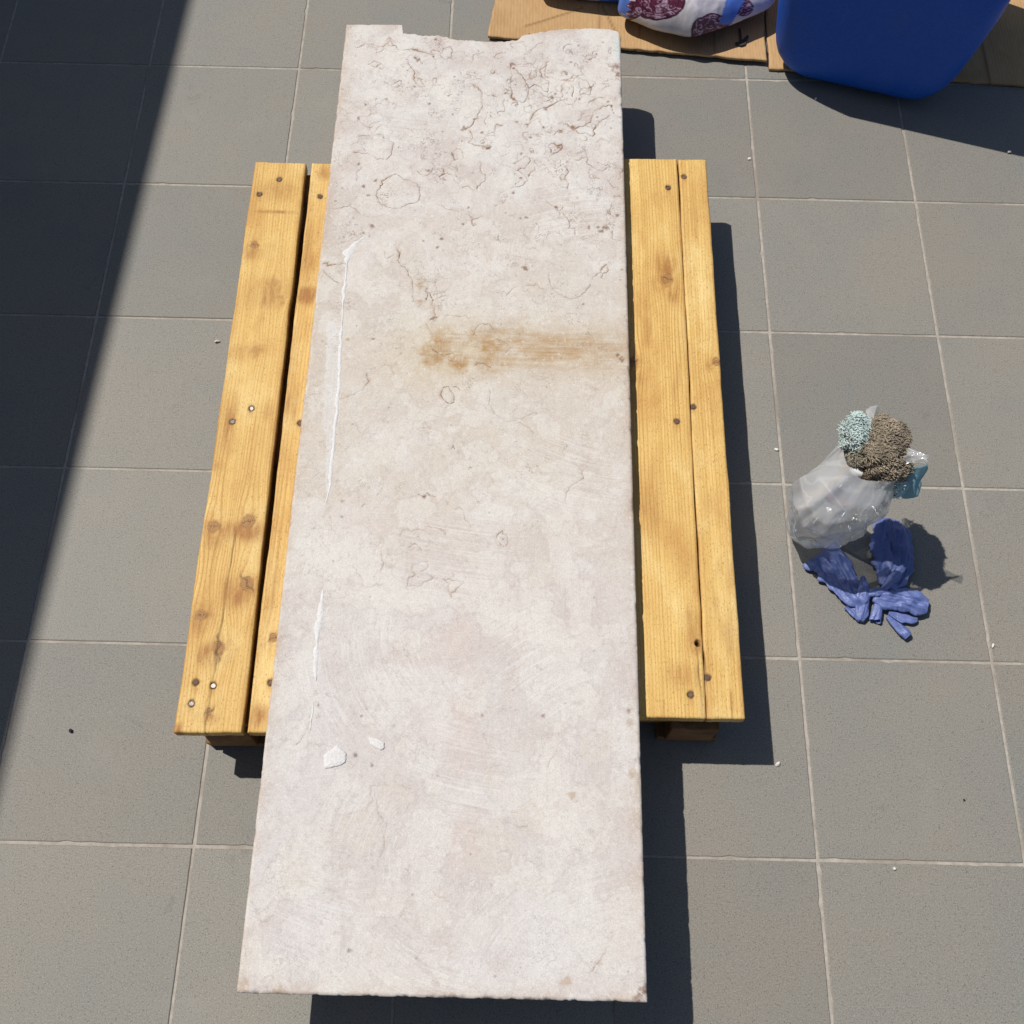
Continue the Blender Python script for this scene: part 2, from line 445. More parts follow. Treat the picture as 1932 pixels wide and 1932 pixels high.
def mat_wood():
    t = NT('pallet_pine')
    gx = t.attr('gx'); knot = t.attr('knot'); dark = t.attr('dark')
    x, y, z = t.sep(t.tc.outputs['Object'])
    seed = t.attr('seed')
    rings = t.noise(1.0, 3, 0.55, vec=t.comb(t.m('MULTIPLY', gx, 190), t.m('MULTIPLY', y, 1.1), seed))
    wob = t.noise(1.0, 2, 0.5, vec=t.comb(t.m('MULTIPLY', gx, 30), t.m('MULTIPLY', y, 2.0), seed))
    ph = t.m('ADD', t.m('MULTIPLY', gx, 2 * math.pi / 0.0058), t.m('MULTIPLY', wob, 16))
    sn = t.m('POWER', t.m('MULTIPLY_ADD', t.m('SINE', ph), 0.5, 0.5), 3.0)
    fib = t.noise(1.0, 4, 0.65, vec=t.comb(t.m('MULTIPLY', x, 900), t.m('MULTIPLY', y, 26), seed))
    blot = t.noise(1.0, 4, 0.6, vec=t.comb(t.m('MULTIPLY', x, 11), t.m('MULTIPLY', y, 6), t.m('ADD', seed, 4.0)))
    c = t.mix(t.map(rings, 0.3, 0.7), (0.735, 0.510, 0.178), (0.620, 0.385, 0.112))
    c = t.mix(t.m('MULTIPLY', sn, t.map(wob, 0.35, 0.65, 0.25, 0.85)), c, (0.47, 0.240, 0.060))
    c = t.mix(t.map(blot, 0.52, 0.70, 0, 0.70), c, (0.50, 0.262, 0.068))
    c = t.mix(t.map(blot, 0.48, 0.30, 0, 0.65), c, (0.80, 0.620, 0.275))
    c = t.mix(t.map(fib, 0.52, 0.72, 0, 0.42), c, (0.40, 0.205, 0.060))
    c = t.mix(t.map(fib, 0.46, 0.28, 0, 0.30), c, (0.68, 0.47, 0.22))
    red = t.attr('red')
    c = t.mix(t.m('MULTIPLY', red, 0.92), c, (0.34, 0.145, 0.036))
    kr = t.m('MULTIPLY_ADD', t.m('SINE', t.m('MULTIPLY', t.attr('kd'), 2 * math.pi / 0.0022)), 0.5, 0.5)
    kc = t.mix(kr, (0.20, 0.080, 0.022), (0.47, 0.255, 0.088))
    c = t.mix(knot, c, kc)
    c = t.mix(dark, c, (0.030, 0.016, 0.009))
    fz = t.noise(1.0, 3, 0.7, vec=t.comb(t.m('MULTIPLY', x, 520), t.m('MULTIPLY', y, 210), seed))
    c = t.mix(t.map(fz, 0.56, 0.70, 0, 0.75), c, (0.24, 0.105, 0.030))
    c = t.mix(t.map(fz, 0.40, 0.26, 0, 0.35), c, (0.72, 0.53, 0.28))
    h = t.m('ADD', t.m('MULTIPLY', fib, 0.5), t.m('MULTIPLY', fz, 0.5))
    return t.fin(c, 0.62, t.bump(h, 0.5, 0.0010), spec=0.3)

def mat_rough_wood():
    t = NT('rough_sawn_wood')
    f = t.noise(1.0, 4, 0.65, vec=t.mapped((60, 60, 400)))
    b = t.noise(18, 4, 0.6)
    c = t.mix(t.map(f, 0.3, 0.7), (0.27, 0.15, 0.068), (0.16, 0.082, 0.034))
    c = t.mix(t.map(b, 0.5, 0.7, 0, 0.6), c, (0.07, 0.038, 0.018))
    return t.fin(c, 0.8, t.bump(f, 0.5, 0.002), spec=0.2)

def mat_metal():
    t = NT('nail_steel')
    n = t.noise(900, 3, 0.6)
    c = t.mix(t.map(n, 0.35, 0.65), (0.38, 0.36, 0.34), (0.16, 0.125, 0.10))
    return t.fin(c, 0.50, t.bump(n, 0.5, 0.0006), Metallic=0.85)
def mat_rust():
    t = NT('rusty_nail')
    n = t.noise(900, 3, 0.6)
    return t.fin(t.mix(t.map(n, 0.35, 0.65), (0.20, 0.12, 0.085), (0.09, 0.045, 0.03)), 0.7, t.bump(n, 0.5, 0.0006), Metallic=0.3)

def mat_card():
    t = NT('corrugated_cardboard')
    x, y, z = t.sep(t.tc.outputs['Object'])
    fl = t.m('MULTIPLY_ADD', t.m('SINE', t.m('MULTIPLY', x, 2 * math.pi / 0.0072)), 0.5, 0.5)
    f = t.noise(1.0, 4, 0.6, vec=t.mapped((260, 40, 60)))
    b = t.noise(9, 5, 0.6)
    c = t.mix(t.map(f, 0.3, 0.7), (0.50, 0.325, 0.165), (0.42, 0.262, 0.125))
    c = t.mix(t.map(b, 0.48, 0.75, 0, 0.45), c, (0.34, 0.205, 0.095))
    c = t.mix(t.m('MULTIPLY', t.m('POWER', fl, 4.0), t.map(b, 0.3, 0.7, 0.10, 0.42)), c, (0.30, 0.178, 0.080))
    sp = t.noise(150, 2, 0.5)
    c = t.mix(t.map(sp, 0.74, 0.78, 0, 0.8), c, (0.06, 0.035, 0.02))
    c = t.mix(t.attr('crease'), c, (0.24, 0.14, 0.062))
    h = t.m('ADD', t.m('MULTIPLY', fl, 0.6), t.m('MULTIPLY', f, 0.4))
    return t.fin(c, 0.8, t.bump(h, 0.12, 0.0015), spec=0.15)

def mat_plain(name, c1, c2, scale, rough=0.6, bump=0.2, spec=0.4, dist=0.001, **kw):
    t = NT(name)
    n = t.noise(scale, 4, 0.6)
    return t.fin(t.mix(t.map(n, 0.3, 0.7), c1, c2), rough, t.bump(n, bump, dist), spec=spec, **kw)

def mat_attr(name, rough=0.5, scale=300, bump=0.2, spec=0.4, **kw):
    t = NT(name)
    n = t.noise(scale, 3, 0.6)
    c = t.mix(1.0, t.attr('Col', 'Color'), t.mix(t.map(n, 0.3, 0.7), (0.9, 0.9, 0.9), (1.08, 1.08, 1.08)), 'MULTIPLY')
    return t.fin(c, rough, t.bump(n, bump, 0.0008), spec=spec, **kw)

def mat_film(name, opacity, tint=(0.97, 0.975, 0.985), crease=1.0):
    t = NT(name)
    n = t.noise(13, 1, 0.5, dist=0.5)
    rid = t.m('ABSOLUTE', t.m('SUBTRACT', t.noise(15, 1, 0.5, vec=t.mapped((1, 1, 0.6), (3, 7, 1)), dist=1.0), 0.5))
    rl = t.map(rid, 0.0, 0.045, 1.0, 0.0)
    nb = t.bump(t.m('ADD', t.m('MULTIPLY', n, 0.5), t.m('MULTIPLY', rl, 0.22 * crease)), 0.22, 0.006)
    t.fin(tint, 0.5, nb, spec=0.2)
    tr = t.n.new('ShaderNodeBsdfTransparent'); tr.inputs['Color'].default_value = (0.96, 0.97, 0.98, 1)
    tl = t.n.new('ShaderNodeBsdfTranslucent'); tl.inputs['Color'].default_value = (*tint, 1)
    m1 = t.n.new('ShaderNodeMixShader'); m1.inputs[0].default_value = 0.25
    t.l.new(t.bsdf.outputs[0], m1.inputs[1]); t.l.new(tl.outputs[0], m1.inputs[2])
    fac = t.m('ADD', t.m('MULTIPLY', rl, 0.10 * crease), t.map(n, 0.3, 0.75, opacity * 0.8, opacity * 1.25), clamp=True)
    m2 = t.n.new('ShaderNodeMixShader'); t.put(m2.inputs[0], fac)
    t.l.new(tr.outputs[0], m2.inputs[1]); t.l.new(m1.outputs[0], m2.inputs[2])
    gl_ = t.n.new('ShaderNodeBsdfGlossy'); gl_.inputs['Roughness'].default_value = 0.09; gl_.inputs['Color'].default_value = (1, 1, 1, 1)
    t.put(gl_.inputs['Normal'], nb)
    fr = t.n.new('ShaderNodeFresnel'); fr.inputs['IOR'].default_value = 1.45; t.put(fr.inputs['Normal'], nb)
    m3 = t.n.new('ShaderNodeMixShader'); t.put(m3.inputs[0], t.m('MULTIPLY_ADD', fr.outputs[0], 0.7, 0.05, clamp=True))
    t.l.new(m2.outputs[0], m3.inputs[1]); t.l.new(gl_.outputs[0], m3.inputs[2])
    t.l.new(m3.outputs[0], t.out.inputs['Surface'])
    return t.mat

# ------------------------------------------------------------------ the terrace floor
TILE = 0.3333
I0, I1, J0, J1 = -2, 10, -3, 9
M_TILE, M_FLOOR, M_STONE, M_FILL = mat_tile(), mat_floor(), mat_stone(), mat_filler()
M_WOOD, M_ROUGH, M_NAIL, M_CARD = mat_wood(), mat_rough_wood(), mat_metal(), mat_card()
M_RUST = mat_rust()

gv = [(-15, -15, -0.0016), (16, -15, -0.0016), (16, 15, -0.0016), (-15, 15, -0.0016)]
floor = link('floor', make_mesh('floor', gv, [(0, 1, 2, 3)], smooth=False), M_FLOOR)
floor['kind'] = 'structure'

def tile_mesh(seed):
    r = np.random.default_rng(seed)
    h = TILE / 2 - 0.0023
    n = 26
    pts = []
    c = [(-h, -h), (h, -h), (h, h), (-h, h)]
    for k in range(4):
        a = np.array(c[k]); b = np.array(c[(k + 1) % 4])
        for q in range(n):
            p = a + (b - a) * q / n
            nrm = np.array([(b - a)[1], -(b - a)[0]]); nrm = nrm / np.linalg.norm(nrm)
            off = -abs(r.normal(0, 0.00022))
            if r.random() < 0.045: off -= r.uniform(0.0006, 0.0022)
            if q == 0:
                p = p * (1 - 0.003)
                off = 0
            pts.append(p + nrm * off)
    P = np.array(pts); m = len(P)
    cen = P * (1 - 0.0012 / h)
    V = np.concatenate([np.c_[cen, np.zeros(m)], np.c_[P, np.full(m, -0.0008)], np.c_[P, np.full(m, -0.006)]])
    F = [tuple(range(m))]
    for q in range(m):
        k = (q + 1) % m
        F.append((q, m + q, m + k, k)); F.append((m + q, 2 * m + q, 2 * m + k, m + k))
    return make_mesh('tile', V, F, smooth=False)
TM = [tile_mesh(100 + k) for k in range(9)]
for i in range(I0, I1):
    for j in range(J0, J1):
        t = link('tile', TM[(i * 5 + j * 3 + (i * j) % 4) % 9], M_TILE, floor)
        t.location = ((i + .5) * TILE + random.uniform(-.0004, .0004), -(j + .5) * TILE + random.uniform(-.0004, .0004), random.uniform(-.0003, .0002))
        t.rotation_euler = (0, 0, random.choice((0, 1, 2, 3)) * math.pi / 2 + random.uniform(-.0012, .0012))

# ------------------------------------------------------------------ the house wall outside the picture that shades the left edge
WH = 2.9
wall_x = 0.341 - 0.53 * WH
wall = thing('house_wall', 'pale rendered house wall standing beyond the left edge of the terrace', 'wall', (wall_x, -1.0, 0))
wall.rotation_euler = (0, 0, -0.034)
M_RENDER = mat_plain('wall_render', (0.30, 0.28, 0.25), (0.36, 0.335, 0.30), 90, 0.9, 0.5, 0.2, 0.003)
M_COPING = mat_plain('coping_stone', (0.42, 0.41, 0.38), (0.50, 0.48, 0.45), 60, 0.8, 0.3)
link('wall_body', box(-0.30, -0.02, -7, 7, 0.002, WH - 0.05, 0), M_RENDER, wall)
link('coping', box(-0.34, 0.0, -7, 7, WH - 0.05, WH, 0), M_COPING, wall)

# ------------------------------------------------------------------ the stone slab
SX, SY = 0.800, -2.210
SW, SL = 0.565, 1.820
ZT = 0.174
nx, ny = 350, 1130
gu = np.linspace(0, 1, nx)
gt = np.linspace(0, 1, ny)
U, Tt = np.meshgrid(gu * SW, gt)
top = np.array(TOP, float) / 1000
ytop = np.interp(gu * SW, np.maximum.accumulate(top[:, 0]) + np.arange(len(top)) * 1e-5, top[:, 1])
ytop += fbm(gu * SW * 120, 0 * gu, 3, 4, 0.6) * 0.0035 * sst(0.117, 0.125, gu * SW) * (1 - 0.7 * sst(0.45, 0.5, gu * SW))
k0 = 0.93
yb = 1.700
Vv = np.where(Tt < k0, Tt / k0 * yb, yb + (ytop[None, :] - yb) * (Tt - k0) / (1 - k0))
X = U.copy(); Y = Vv.copy()
# ragged arrises
el = fbm(Y * 90, 0 * Y, 8, 4, 0.6); er = fbm(Y * 80, 0 * Y + 9, 9, 4, 0.6); eb = fbm(X * 90, 0 * X + 4, 10, 4, 0.6)
X += np.exp(-U / 0.006) * np.maximum(el, -0.05) * 0.0005 - np.exp(-(SW - U) / 0.006) * np.maximum(er, -0.05) * 0.0005
Y += np.exp(-Vv / 0.006) * np.maximum(eb, -0.1) * 0.0022
dE = np.minimum(np.minimum(U, SW - U), np.minimum(Vv, np.maximum(ytop[None, :] - Vv, 0)))

vein = np.zeros((ny, nx), np.float32)
vd_ = np.full((ny, nx), 6.0, np.float32)
vs_ = np.zeros((ny, nx), np.float32)
def grid_rows(v0, v1):
    def f(v): return int(np.clip(v / yb * k0 * (ny - 1), 0, ny - 1))
    a = f(v0)
    b = ny if v1 > yb else f(v1) + 2
    return max(0, a - 2), min(ny, b)
def draw_line(buf, pts, width, strength, r, rough=0.0016):
    P = np.array(pts, float)
    out = [P[0]]
    for a, b in zip(P[:-1], P[1:]):
        L = np.hypot(*(b - a)); n = max(1, int(L / 0.005))
        for q in range(1, n + 1):
            out.append(a + (b - a) * q / n + r.normal(0, rough, 2) * (q < n))
    s = strength; ph = r.uniform(0, 9)
    for q, (a, b) in enumerate(zip(out[:-1], out[1:])):
        m = 0.006
        x0, x1 = min(a[0], b[0]) - m, max(a[0], b[0]) + m
        y0, y1 = min(a[1], b[1]) - m, max(a[1], b[1]) + m
        c0, c1 = int(max(0, x0 / SW * (nx - 1))), int(min(nx, x1 / SW * (nx - 1) + 2))
        r0, r1 = grid_rows(max(0, y0), y1)
        if c0 >= c1 or r0 >= r1: continue
        px = U[r0:r1, c0:c1] - a[0]; py = Vv[r0:r1, c0:c1] - a[1]
        d = b - a; L2 = max(d @ d, 1e-12)
        tt = np.clip((px * d[0] + py * d[1]) / L2, 0, 1)
        dist = np.hypot(px - tt * d[0], py - tt * d[1])
        st = s * (0.72 + 0.45 * math.sin(q * 0.55 + ph) * math.sin(q * 0.23 + 2 * ph))
        if buf is vein:
            dm = dist * 1000
            nearer = dm < vd_[r0:r1, c0:c1]
            vs_[r0:r1, c0:c1] = np.where(nearer, st, vs_[r0:r1, c0:c1])
            vd_[r0:r1, c0:c1] = np.minimum(vd_[r0:r1, c0:c1], dm)
        np.maximum(buf[r0:r1, c0:c1], st * np.exp(-(dist / width) ** 2), out=buf[r0:r1, c0:c1])
r = np.random.default_rng(5)
for st, fl in VEINS:
    P = np.array(fl, float).reshape(-1, 2) / 1000
    draw_line(vein, P, 0.0011 + 0.0007 * st / 100, min(1.0, 0.12 + st / 100 * 1.35) * float(np.interp(P[:, 1].mean(), [0.45, 0.9, 1.3], [0.42, 0.72, 1.0])), r)
for k in range(120):
    u = r.uniform(0.02, SW - 0.01); v = 1.80 - abs(r.normal(0, 0.24)) - 0.03
    if r.random() < 0.35: u = r.uniform(0.34, SW - 0.01)
    if v < 0.9: continue
    n = r.integers(4, 14); a = r.uniform(0, 6.28); curl = r.normal(0, 0.45)
    p = [np.array([u, v])]
    for q in range(n):
        a += curl + r.normal(0, 0.7)
        p.append(p[-1] + 0.0045 * np.array([math.cos(a), math.sin(a)]))
    draw_line(vein, p, 0.0012, r.uniform(0.25, 0.75), r, 0.0012)
for k in range(70):
    SPOTS.append((float(r.uniform(10, 555)), 1790 - abs(float(r.normal(0, 260))), float(r.uniform(1.6, 4.2)), 'b'))
# fainter, finer wandering seams all over, denser toward the broken end
faint = np.zeros((ny, nx), np.float32)
for k in range(120):
    u = r.uniform(0.0, SW)
    v = r.uniform(0, 1.8)
    if v < 0.5 and r.random() < 0.45: continue
    n = r.integers(4, 16); a = r.uniform(0, 6.28); curl = r.normal(0, 0.5)
    p = [np.array([u, v])]
    for q in range(n):
        a += curl + r.normal(0, 0.55)
        p.append(p[-1] + 0.0055 * np.array([math.cos(a), math.sin(a)]))
    draw_line(faint, p, 0.0010, r.uniform(0.15, 0.55), r, 0.0010)

# colour of the stone
pos = lambda s, o=0: (U * s + o, Vv * s + o)
lo = fbm(*pos(5), 20, 4); md = fbm(*pos(22, 3), 24, 4); hi = fbm(*pos(110, 7), 28, 3)
pink = np.array([0.555, 0.508, 0.486]); cream = np.array([0.560, 0.505, 0.445]); white = np.array([0.615, 0.592, 0.575]); lilac = np.array([0.570, 0.537, 0.531])
def lerp(a, b, f): return a + (b - a) * f[..., None]
C = np.broadcast_to(pink, (ny, nx, 3)).copy()
midband = np.exp(-((Vv - 0.98) / 0.33) ** 2)
C = lerp(C, cream, np.clip(midband * (0.95 + 0.7 * lo), 0, 1))
C = lerp(C, lilac, np.clip(sst(0.75, 0.35, Vv) * (0.7 + 0.8 * lo), 0, 1))
C = lerp(C, white, np.clip(sst(1.30, 1.45, Vv) * (0.45 + 0.9 * md + 0.4 * lo), 0, 0.9))
C = lerp(C, white, np.clip(sst(0.05, 0.55, md) * 0.55, 0, 1))
C = lerp(C, np.array([0.455, 0.375, 0.345]), np.clip(sst(0.10, 0.60, -md + 0.5 * hi) * 0.22, 0, 1))
C = lerp(C, np.array([0.560, 0.480, 0.450]), np.clip(sst(0.12, 0.5, fbm(*pos(7, 13), 55, 4)) * 0.55 * sst(0.9, 0.5, Vv), 0, 1))
C = lerp(C, np.array([0.635, 0.615, 0.61]), np.clip(sst(0.05, 0.45, fbm(*pos(9, 23), 57, 4)) * 0.6 * sst(0.9, 0.5, Vv), 0, 1))
C *= (1 + 0.055 * hi)[..., None]
for sd0, sc0 in ((61, 11), (62, 19)):
    pm = fbm(*pos(sc0, sd0), sd0, 4, 0.55)
    C = lerp(C, np.array([0.640, 0.615, 0.580]), sst(0.16, 0.26, pm) * 0.42)
    C = lerp(C, np.array([0.450, 0.395, 0.360]), np.exp(-((pm - 0.16) / 0.018) ** 2) * 0.28)
# fossil rounds: pale discs with a slightly darker rim
for (cx, cy, rr) in DISCS:
    cx, cy, rr = cx / 1000, cy / 1000, rr / 1000
    ang = np.arctan2(Vv - cy, U - cx)
    d = np.hypot(U - cx, Vv - cy) / rr * (1 + 0.16 * vn(ang * 2.1 + cx * 50, 0 * ang + cy * 40, 31) + 0.07 * md)
    f = sst(1.02, 0.86, d)
    C = lerp(C, np.array([0.560, 0.520, 0.470]), f * 0.50 * (1 - 0.5 * sst(0.6, 0.1, d)))
    faint = np.maximum(faint, 0.30 * np.exp(-((d - 1.0) / 0.045) ** 2) * sst(-0.1, 0.4, vn(ang * 3 + cx * 90, 0 * ang, 33)))
# trowel and sanding arcs
arc = np.zeros((ny, nx), np.float32)
fams = [(0.24, 0.05, 0.16, 0.10, 0.11, 0.20), (0.47, -0.06, 0.28, 0.10, 0.16, 0.17), (0.19, 0.23, 0.14, 0.14, 0.10, -0.06), (0.36, 0.10, 0.17, 0.09, 0.13, -0.12), (0.44, 0.13, 0.13, 0.10, 0.18, -0.35), (0.17, 0.42, 0.15, 0.14, 0.14, 0.10), (0.40, 0.47, 0.12, 0.14, 0.20, -0.3), (0.28, 0.30, 0.16, 0.16, 0.14, 0.6),
        (0.10, 0.12, 0.10, 0.12, 0.12, 0.4), (0.46, 0.80, 0.10, 0.10, 0.12, 0.4), (0.30, 0.65, 0.16, 0.09, 0.10, 0.9), (0.16, 1.55, 0.12, 0.09, 0.10, 0.9), (0.45, 1.35, 0.1, 0.09, 0.1, -0.4)]
m1_ = np.zeros((ny, nx), np.float32); m2_ = m1_.copy(); a_r = m1_.copy(); a_a = m1_.copy()
for q, (fx, fy, rx, ry, cxo, cyo) in enumerate(fams):
    msk = np.exp(-(((U - fx) / rx) ** 2 + ((Vv - fy) / ry) ** 2) * 1.6) * (0.9 + 0.5 * lo + 0.4 * md)
    rad = np.hypot(U - fx - cxo, Vv - fy - cyo)
    ang = np.arctan2(Vv - fy - cyo, U - fx - cxo)
    win = msk > m1_
    m2_ = np.where(win, m1_, np.maximum(m2_, msk))
    a_r = np.where(win, rad + q * 2.0, a_r); a_a = np.where(win, ang, a_a)
    m1_ = np.where(win, msk, m1_)
a_m = np.clip((m1_ - m2_) * 2.2, 0, 1) * sst(0.15, 0.5, m1_)
# long fine scratches
lines = np.zeros((ny, nx), np.float32)
for k in range(150):
    u = r.uniform(0, SW); v = r.uniform(0, 1.1) if r.random() < .8 else r.uniform(1.1, 1.75)
    a = r.choice([1.57, 1.75, 1.3, 0.15, 2.1]) + r.normal(0, 0.2); L = r.uniform(0.02, 0.075); cur = r.normal(0, 0.2)
    p = [np.array([u, v])]
    for q in range(5):
        p.append(p[-1] + L / 5 * np.array([math.cos(a), math.sin(a)])); a += cur / 2
    draw_line(lines, p, 0.0009, r.uniform(0.2, 0.8), r, 0.0001)
C = lerp(C, np.array([0.64, 0.62, 0.61]), np.clip(lines * 0.55, 0, 1))
# the rust-ochre stain, smeared to the right in level streaks
s3 = fbm(U * 9, Vv * 230, 52, 3, 0.6); s4 = fbm(U * 30, Vv * 120, 56, 4, 0.6); b3 = fbm(*pos(45, 6), 58, 4, 0.6)
we = 0.020 * fbm(*pos(14, 4), 60, 3) + 0.010 * b3
env = np.exp(-np.abs((Vv + we * 0.6 - 1.044) / 0.044) ** 3.0)
left_w = sst(0.40, 0.30, U + we)
s5 = fbm(U * 5, Vv * 420, 53, 3, 0.7)
tex = left_w * (0.42 + 0.85 * b3 + 0.45 * s4 + 0.35 * s3) + (1 - left_w) * (0.44 + 0.34 * s3 + 0.22 * s5 + 0.50 * s4 + 0.25 * b3)
stain = sst(0.188, 0.245, U + 2.2 * we) * env * np.clip(tex, 0, 1.1) * (1.15 - 0.35 * sst(0.36, 0.56, U))
stain += 0.35 * np.exp(-(((U - 0.262) / 0.035) ** 2 + ((Vv - 1.008) / 0.012) ** 2)) * np.clip(0.6 + b3, 0, 1) + 0.25 * np.exp(-(((U - 0.232) / 0.02) ** 2 + ((Vv - 1.035) / 0.03) ** 2)) * np.clip(0.5 + b3, 0, 1)
stain *= 1 - 0.5 * np.exp(-(((U - 0.287) / 0.018) ** 2 + ((Vv - 1.043) / 0.011) ** 2))
stain = np.clip(stain, 0, 1)
halo = 0.65 * np.exp(-(((U - 0.215) / 0.065) ** 2 + ((Vv - 1.03) / 0.065) ** 2)) + 0.40 * sst(0.18, 0.28, U) * np.exp(-((Vv - 1.045) / 0.065) ** 2)
C = lerp(C, np.array([0.525, 0.440, 0.310]), np.clip(halo * (1.0 + 0.5 * md) + 0.35 * stain, 0, 0.85))
C = lerp(C, np.array([0.370, 0.215, 0.085]), stain * 0.92)
# edge staining
ed = np.exp(-dE / 0.010) * (0.55 + 0.9 * fbm(*pos(30, 5), 36, 3)) + np.exp(-(SW - U) / 0.03) * np.clip(fbm(*pos(12, 2), 37, 3) + 0.05, 0, 1) * 1.2 + np.exp(-U / 0.02) * np.clip(fbm(*pos(10, 8), 38, 3) + 0.1, 0, 1)
C = lerp(C, np.array([0.44, 0.335, 0.255]), np.clip(ed, 0, 1) * 0.68)
KC = dict(b=(0.16, 0.075, 0.035), r=(0.22, 0.05, 0.04), g=(0.16, 0.135, 0.13), t=(0.40, 0.275, 0.17), o=(0.33, 0.27, 0.10), c=(0.56, 0.49, 0.36))
jit = fbm(*pos(230, 2), 29, 3)
Cfull = C
for (cx, cy, rr, k) in SPOTS:
    cx, cy, rr = cx / 1000, cy / 1000, max(rr, 1.6) / 1000
    R0, R1 = grid_rows(max(0, cy - 3 * rr - .004), cy + 3 * rr + .004)
    K0, K1 = int(max(0, (cx - 3 * rr - .004) / SW * nx)), int(min(nx, (cx + 3 * rr + .004) / SW * nx + 2))
    if R0 >= R1 or K0 >= K1: continue
    w_ = (slice(R0, R1), slice(K0, K1))
    d = np.hypot((U[w_] - cx) * (0.75 + 0.5 * ((cx * 7919) % 1)), Vv[w_] - cy) / (rr * 0.95) + 0.9 * jit[w_] + 0.25 * md[w_]
    f = sst(1.15, 0.35, d) * (0.55 if k in 'tc' else 0.75)
    C[w_] = lerp(C[w_], np.array(KC[k]), f)
# a few more tiny pits
for k in range(150):
    cx, cy, rr = r.uniform(0, SW), r.uniform(0, 1.78), r.uniform(0.0008, 0.0026)
    if cy < 0.6 and r.random() < .5: continue
    c0, c1 = int(max(0, (cx - .006) / SW * nx)), int(min(nx, (cx + .006) / SW * nx + 1)); r0, r1 = grid_rows(max(0, cy - .006), cy + .006)
    d = np.hypot(U[r0:r1, c0:c1] - cx, Vv[r0:r1, c0:c1] - cy) / rr
    C[r0:r1, c0:c1] = lerp(C[r0:r1, c0:c1], np.array([0.20, 0.13, 0.10]), sst(1.2, 0.2, d) * r.uniform(.3, .8))
# smeared thin filler beside the long streak
bandp = np.array(BAND, float) / 1000
def in_poly(px, py, P):
    ins = np.zeros(px.shape, bool); j = len(P) - 1
    for i in range(len(P)):
        c = ((P[i, 1] > py) != (P[j, 1] > py)) & (px < (P[j, 0] - P[i, 0]) * (py - P[i, 1]) / (P[j, 1] - P[i, 1] + 1e-12) + P[i, 0])
        ins ^= c; j = i
    return ins
sm = in_poly(U + 0.002 * hi, Vv + 0.004 * hi, bandp) * (0.55 + 0.25 * vn(U * 400, Vv * 9, 44))
C = lerp(C, np.array([0.62, 0.61, 0.615]), np.clip(sm, 0, 1))
# chalky blue smear at the far right corner
cb = np.exp(-((U - 0.557) / 0.005) ** 2) * sst(1.738, 1.748, Vv) * sst(1.812, 1.795, Vv)
C = lerp(C, np.array([0.50, 0.60, 0.58]), cb * 0.7)
C = lerp(C, np.array([0.66, 0.65, 0.64]), np.exp(-(((U - 0.548) / 0.008) ** 2 + ((Vv - 1.745) / 0.014) ** 2)) * 0.8)
C = lerp(C, np.array([0.28, 0.215, 0.185]), np.clip(faint * 0.5, 0, 1))
# relief
Z = ZT + 0.00035 * md + 0.00025 * hi - 0.0010 * np.clip(vein, 0, 1) - 0.0004 * faint
chip = np.clip(fbm(*pos(70, 4), 46, 4) - 0.12, 0, 1)
Z -= 0.0022 * np.exp(-(dE / 0.0018) ** 2) + 0.009 * chip * np.exp(-dE / 0.003)
C = np.clip(C * np.array([1.005, 1.008, 0.992]), 0.01, 0.8)
slab = thing('stone_slab', 'long pale limestone slab with broken far edge lying across the wooden pallet', 'stone slab', (SX, SY, 0.144))
V, F, src = sheet_solid(X, Y, Z - 0.144, -0.0035, 0.0)
ar = C.reshape(-1, 3)[src].copy()
nring = len(src) - nx * ny
ar[nx * ny:] = ar[nx * ny:] * 0.6 + np.array([0.42, 0.36, 0.31]) * 0.4
link('stone_body', make_mesh('stone_body', V, F, {'Col': ar, 'vd': vd_.ravel()[src], 'vs': vs_.ravel()[src], 'ar': a_r.ravel()[src], 'aa': a_a.ravel()[src], 'am': a_m.ravel()[src], 'dens': np.clip(0.70 + 1.1 * sst(0.55, 1.45, Vv) + 0.5 * lo, 0.3, 1.7).ravel()[src]}), M_STONE, slab)
zi = (ZT - 0.144)
def ribbon(pts, seed):
    P = np.array(pts, float) / 1000
    s = np.r_[0, np.cumsum(np.hypot(*np.diff(P[:, :2], axis=0).T))]
    n = max(12, int(s[-1] / 0.003)); q = np.linspace(0, s[-1], n)
    x = np.interp(q, s, P[:, 0]); y = np.interp(q, s, P[:, 1]); wd = np.interp(q, s, P[:, 2]) * 0.5
    rr = np.random.default_rng(seed)
    x += vn(q * 90, 0 * q, seed) * 0.0008
    thin = 0.35 + 0.65 * sst(-0.45, 0.1, fbm(q * 38, 0 * q + 11, seed, 3)); wd = wd * 1.35
    wl = (wd * (1 + 0.8 * fbm(q * 220, 0 * q + 3, seed, 3)) + 0.0003) * thin + 0.00015; wr = (wd * (1 + 0.6 * fbm(q * 260, 0 * q + 7, seed, 3)) + 0.0003) * thin + 0.00015
    wl[0] = wr[0] = wl[-1] = wr[-1] = 0.0002
    V = []
    for off, zz in ((-1, -0.0004), (-0.6, 0.0006), (0.0, 0.0008), (0.6, 0.0007), (1, -0.0004)):
        o = np.where(off < 0, off * wl, off * wr)
        V.append(np.stack([x + o, y, zi + zz + 0 * x], -1))
    V = np.stack(V, 1)
    idx = np.arange(n * 5).reshape(n, 5)
    F = np.stack([idx[:-1, :-1], idx[:-1, 1:], idx[1:, 1:], idx[1:, :-1]], -1).reshape(-1, 4)
    return V.reshape(-1, 3), F
for k, st in enumerate(STREAKS):
    o = link('filler_streak', make_mesh('filler_streak', *ribbon(st, 20 + k)), M_FILL, slab)
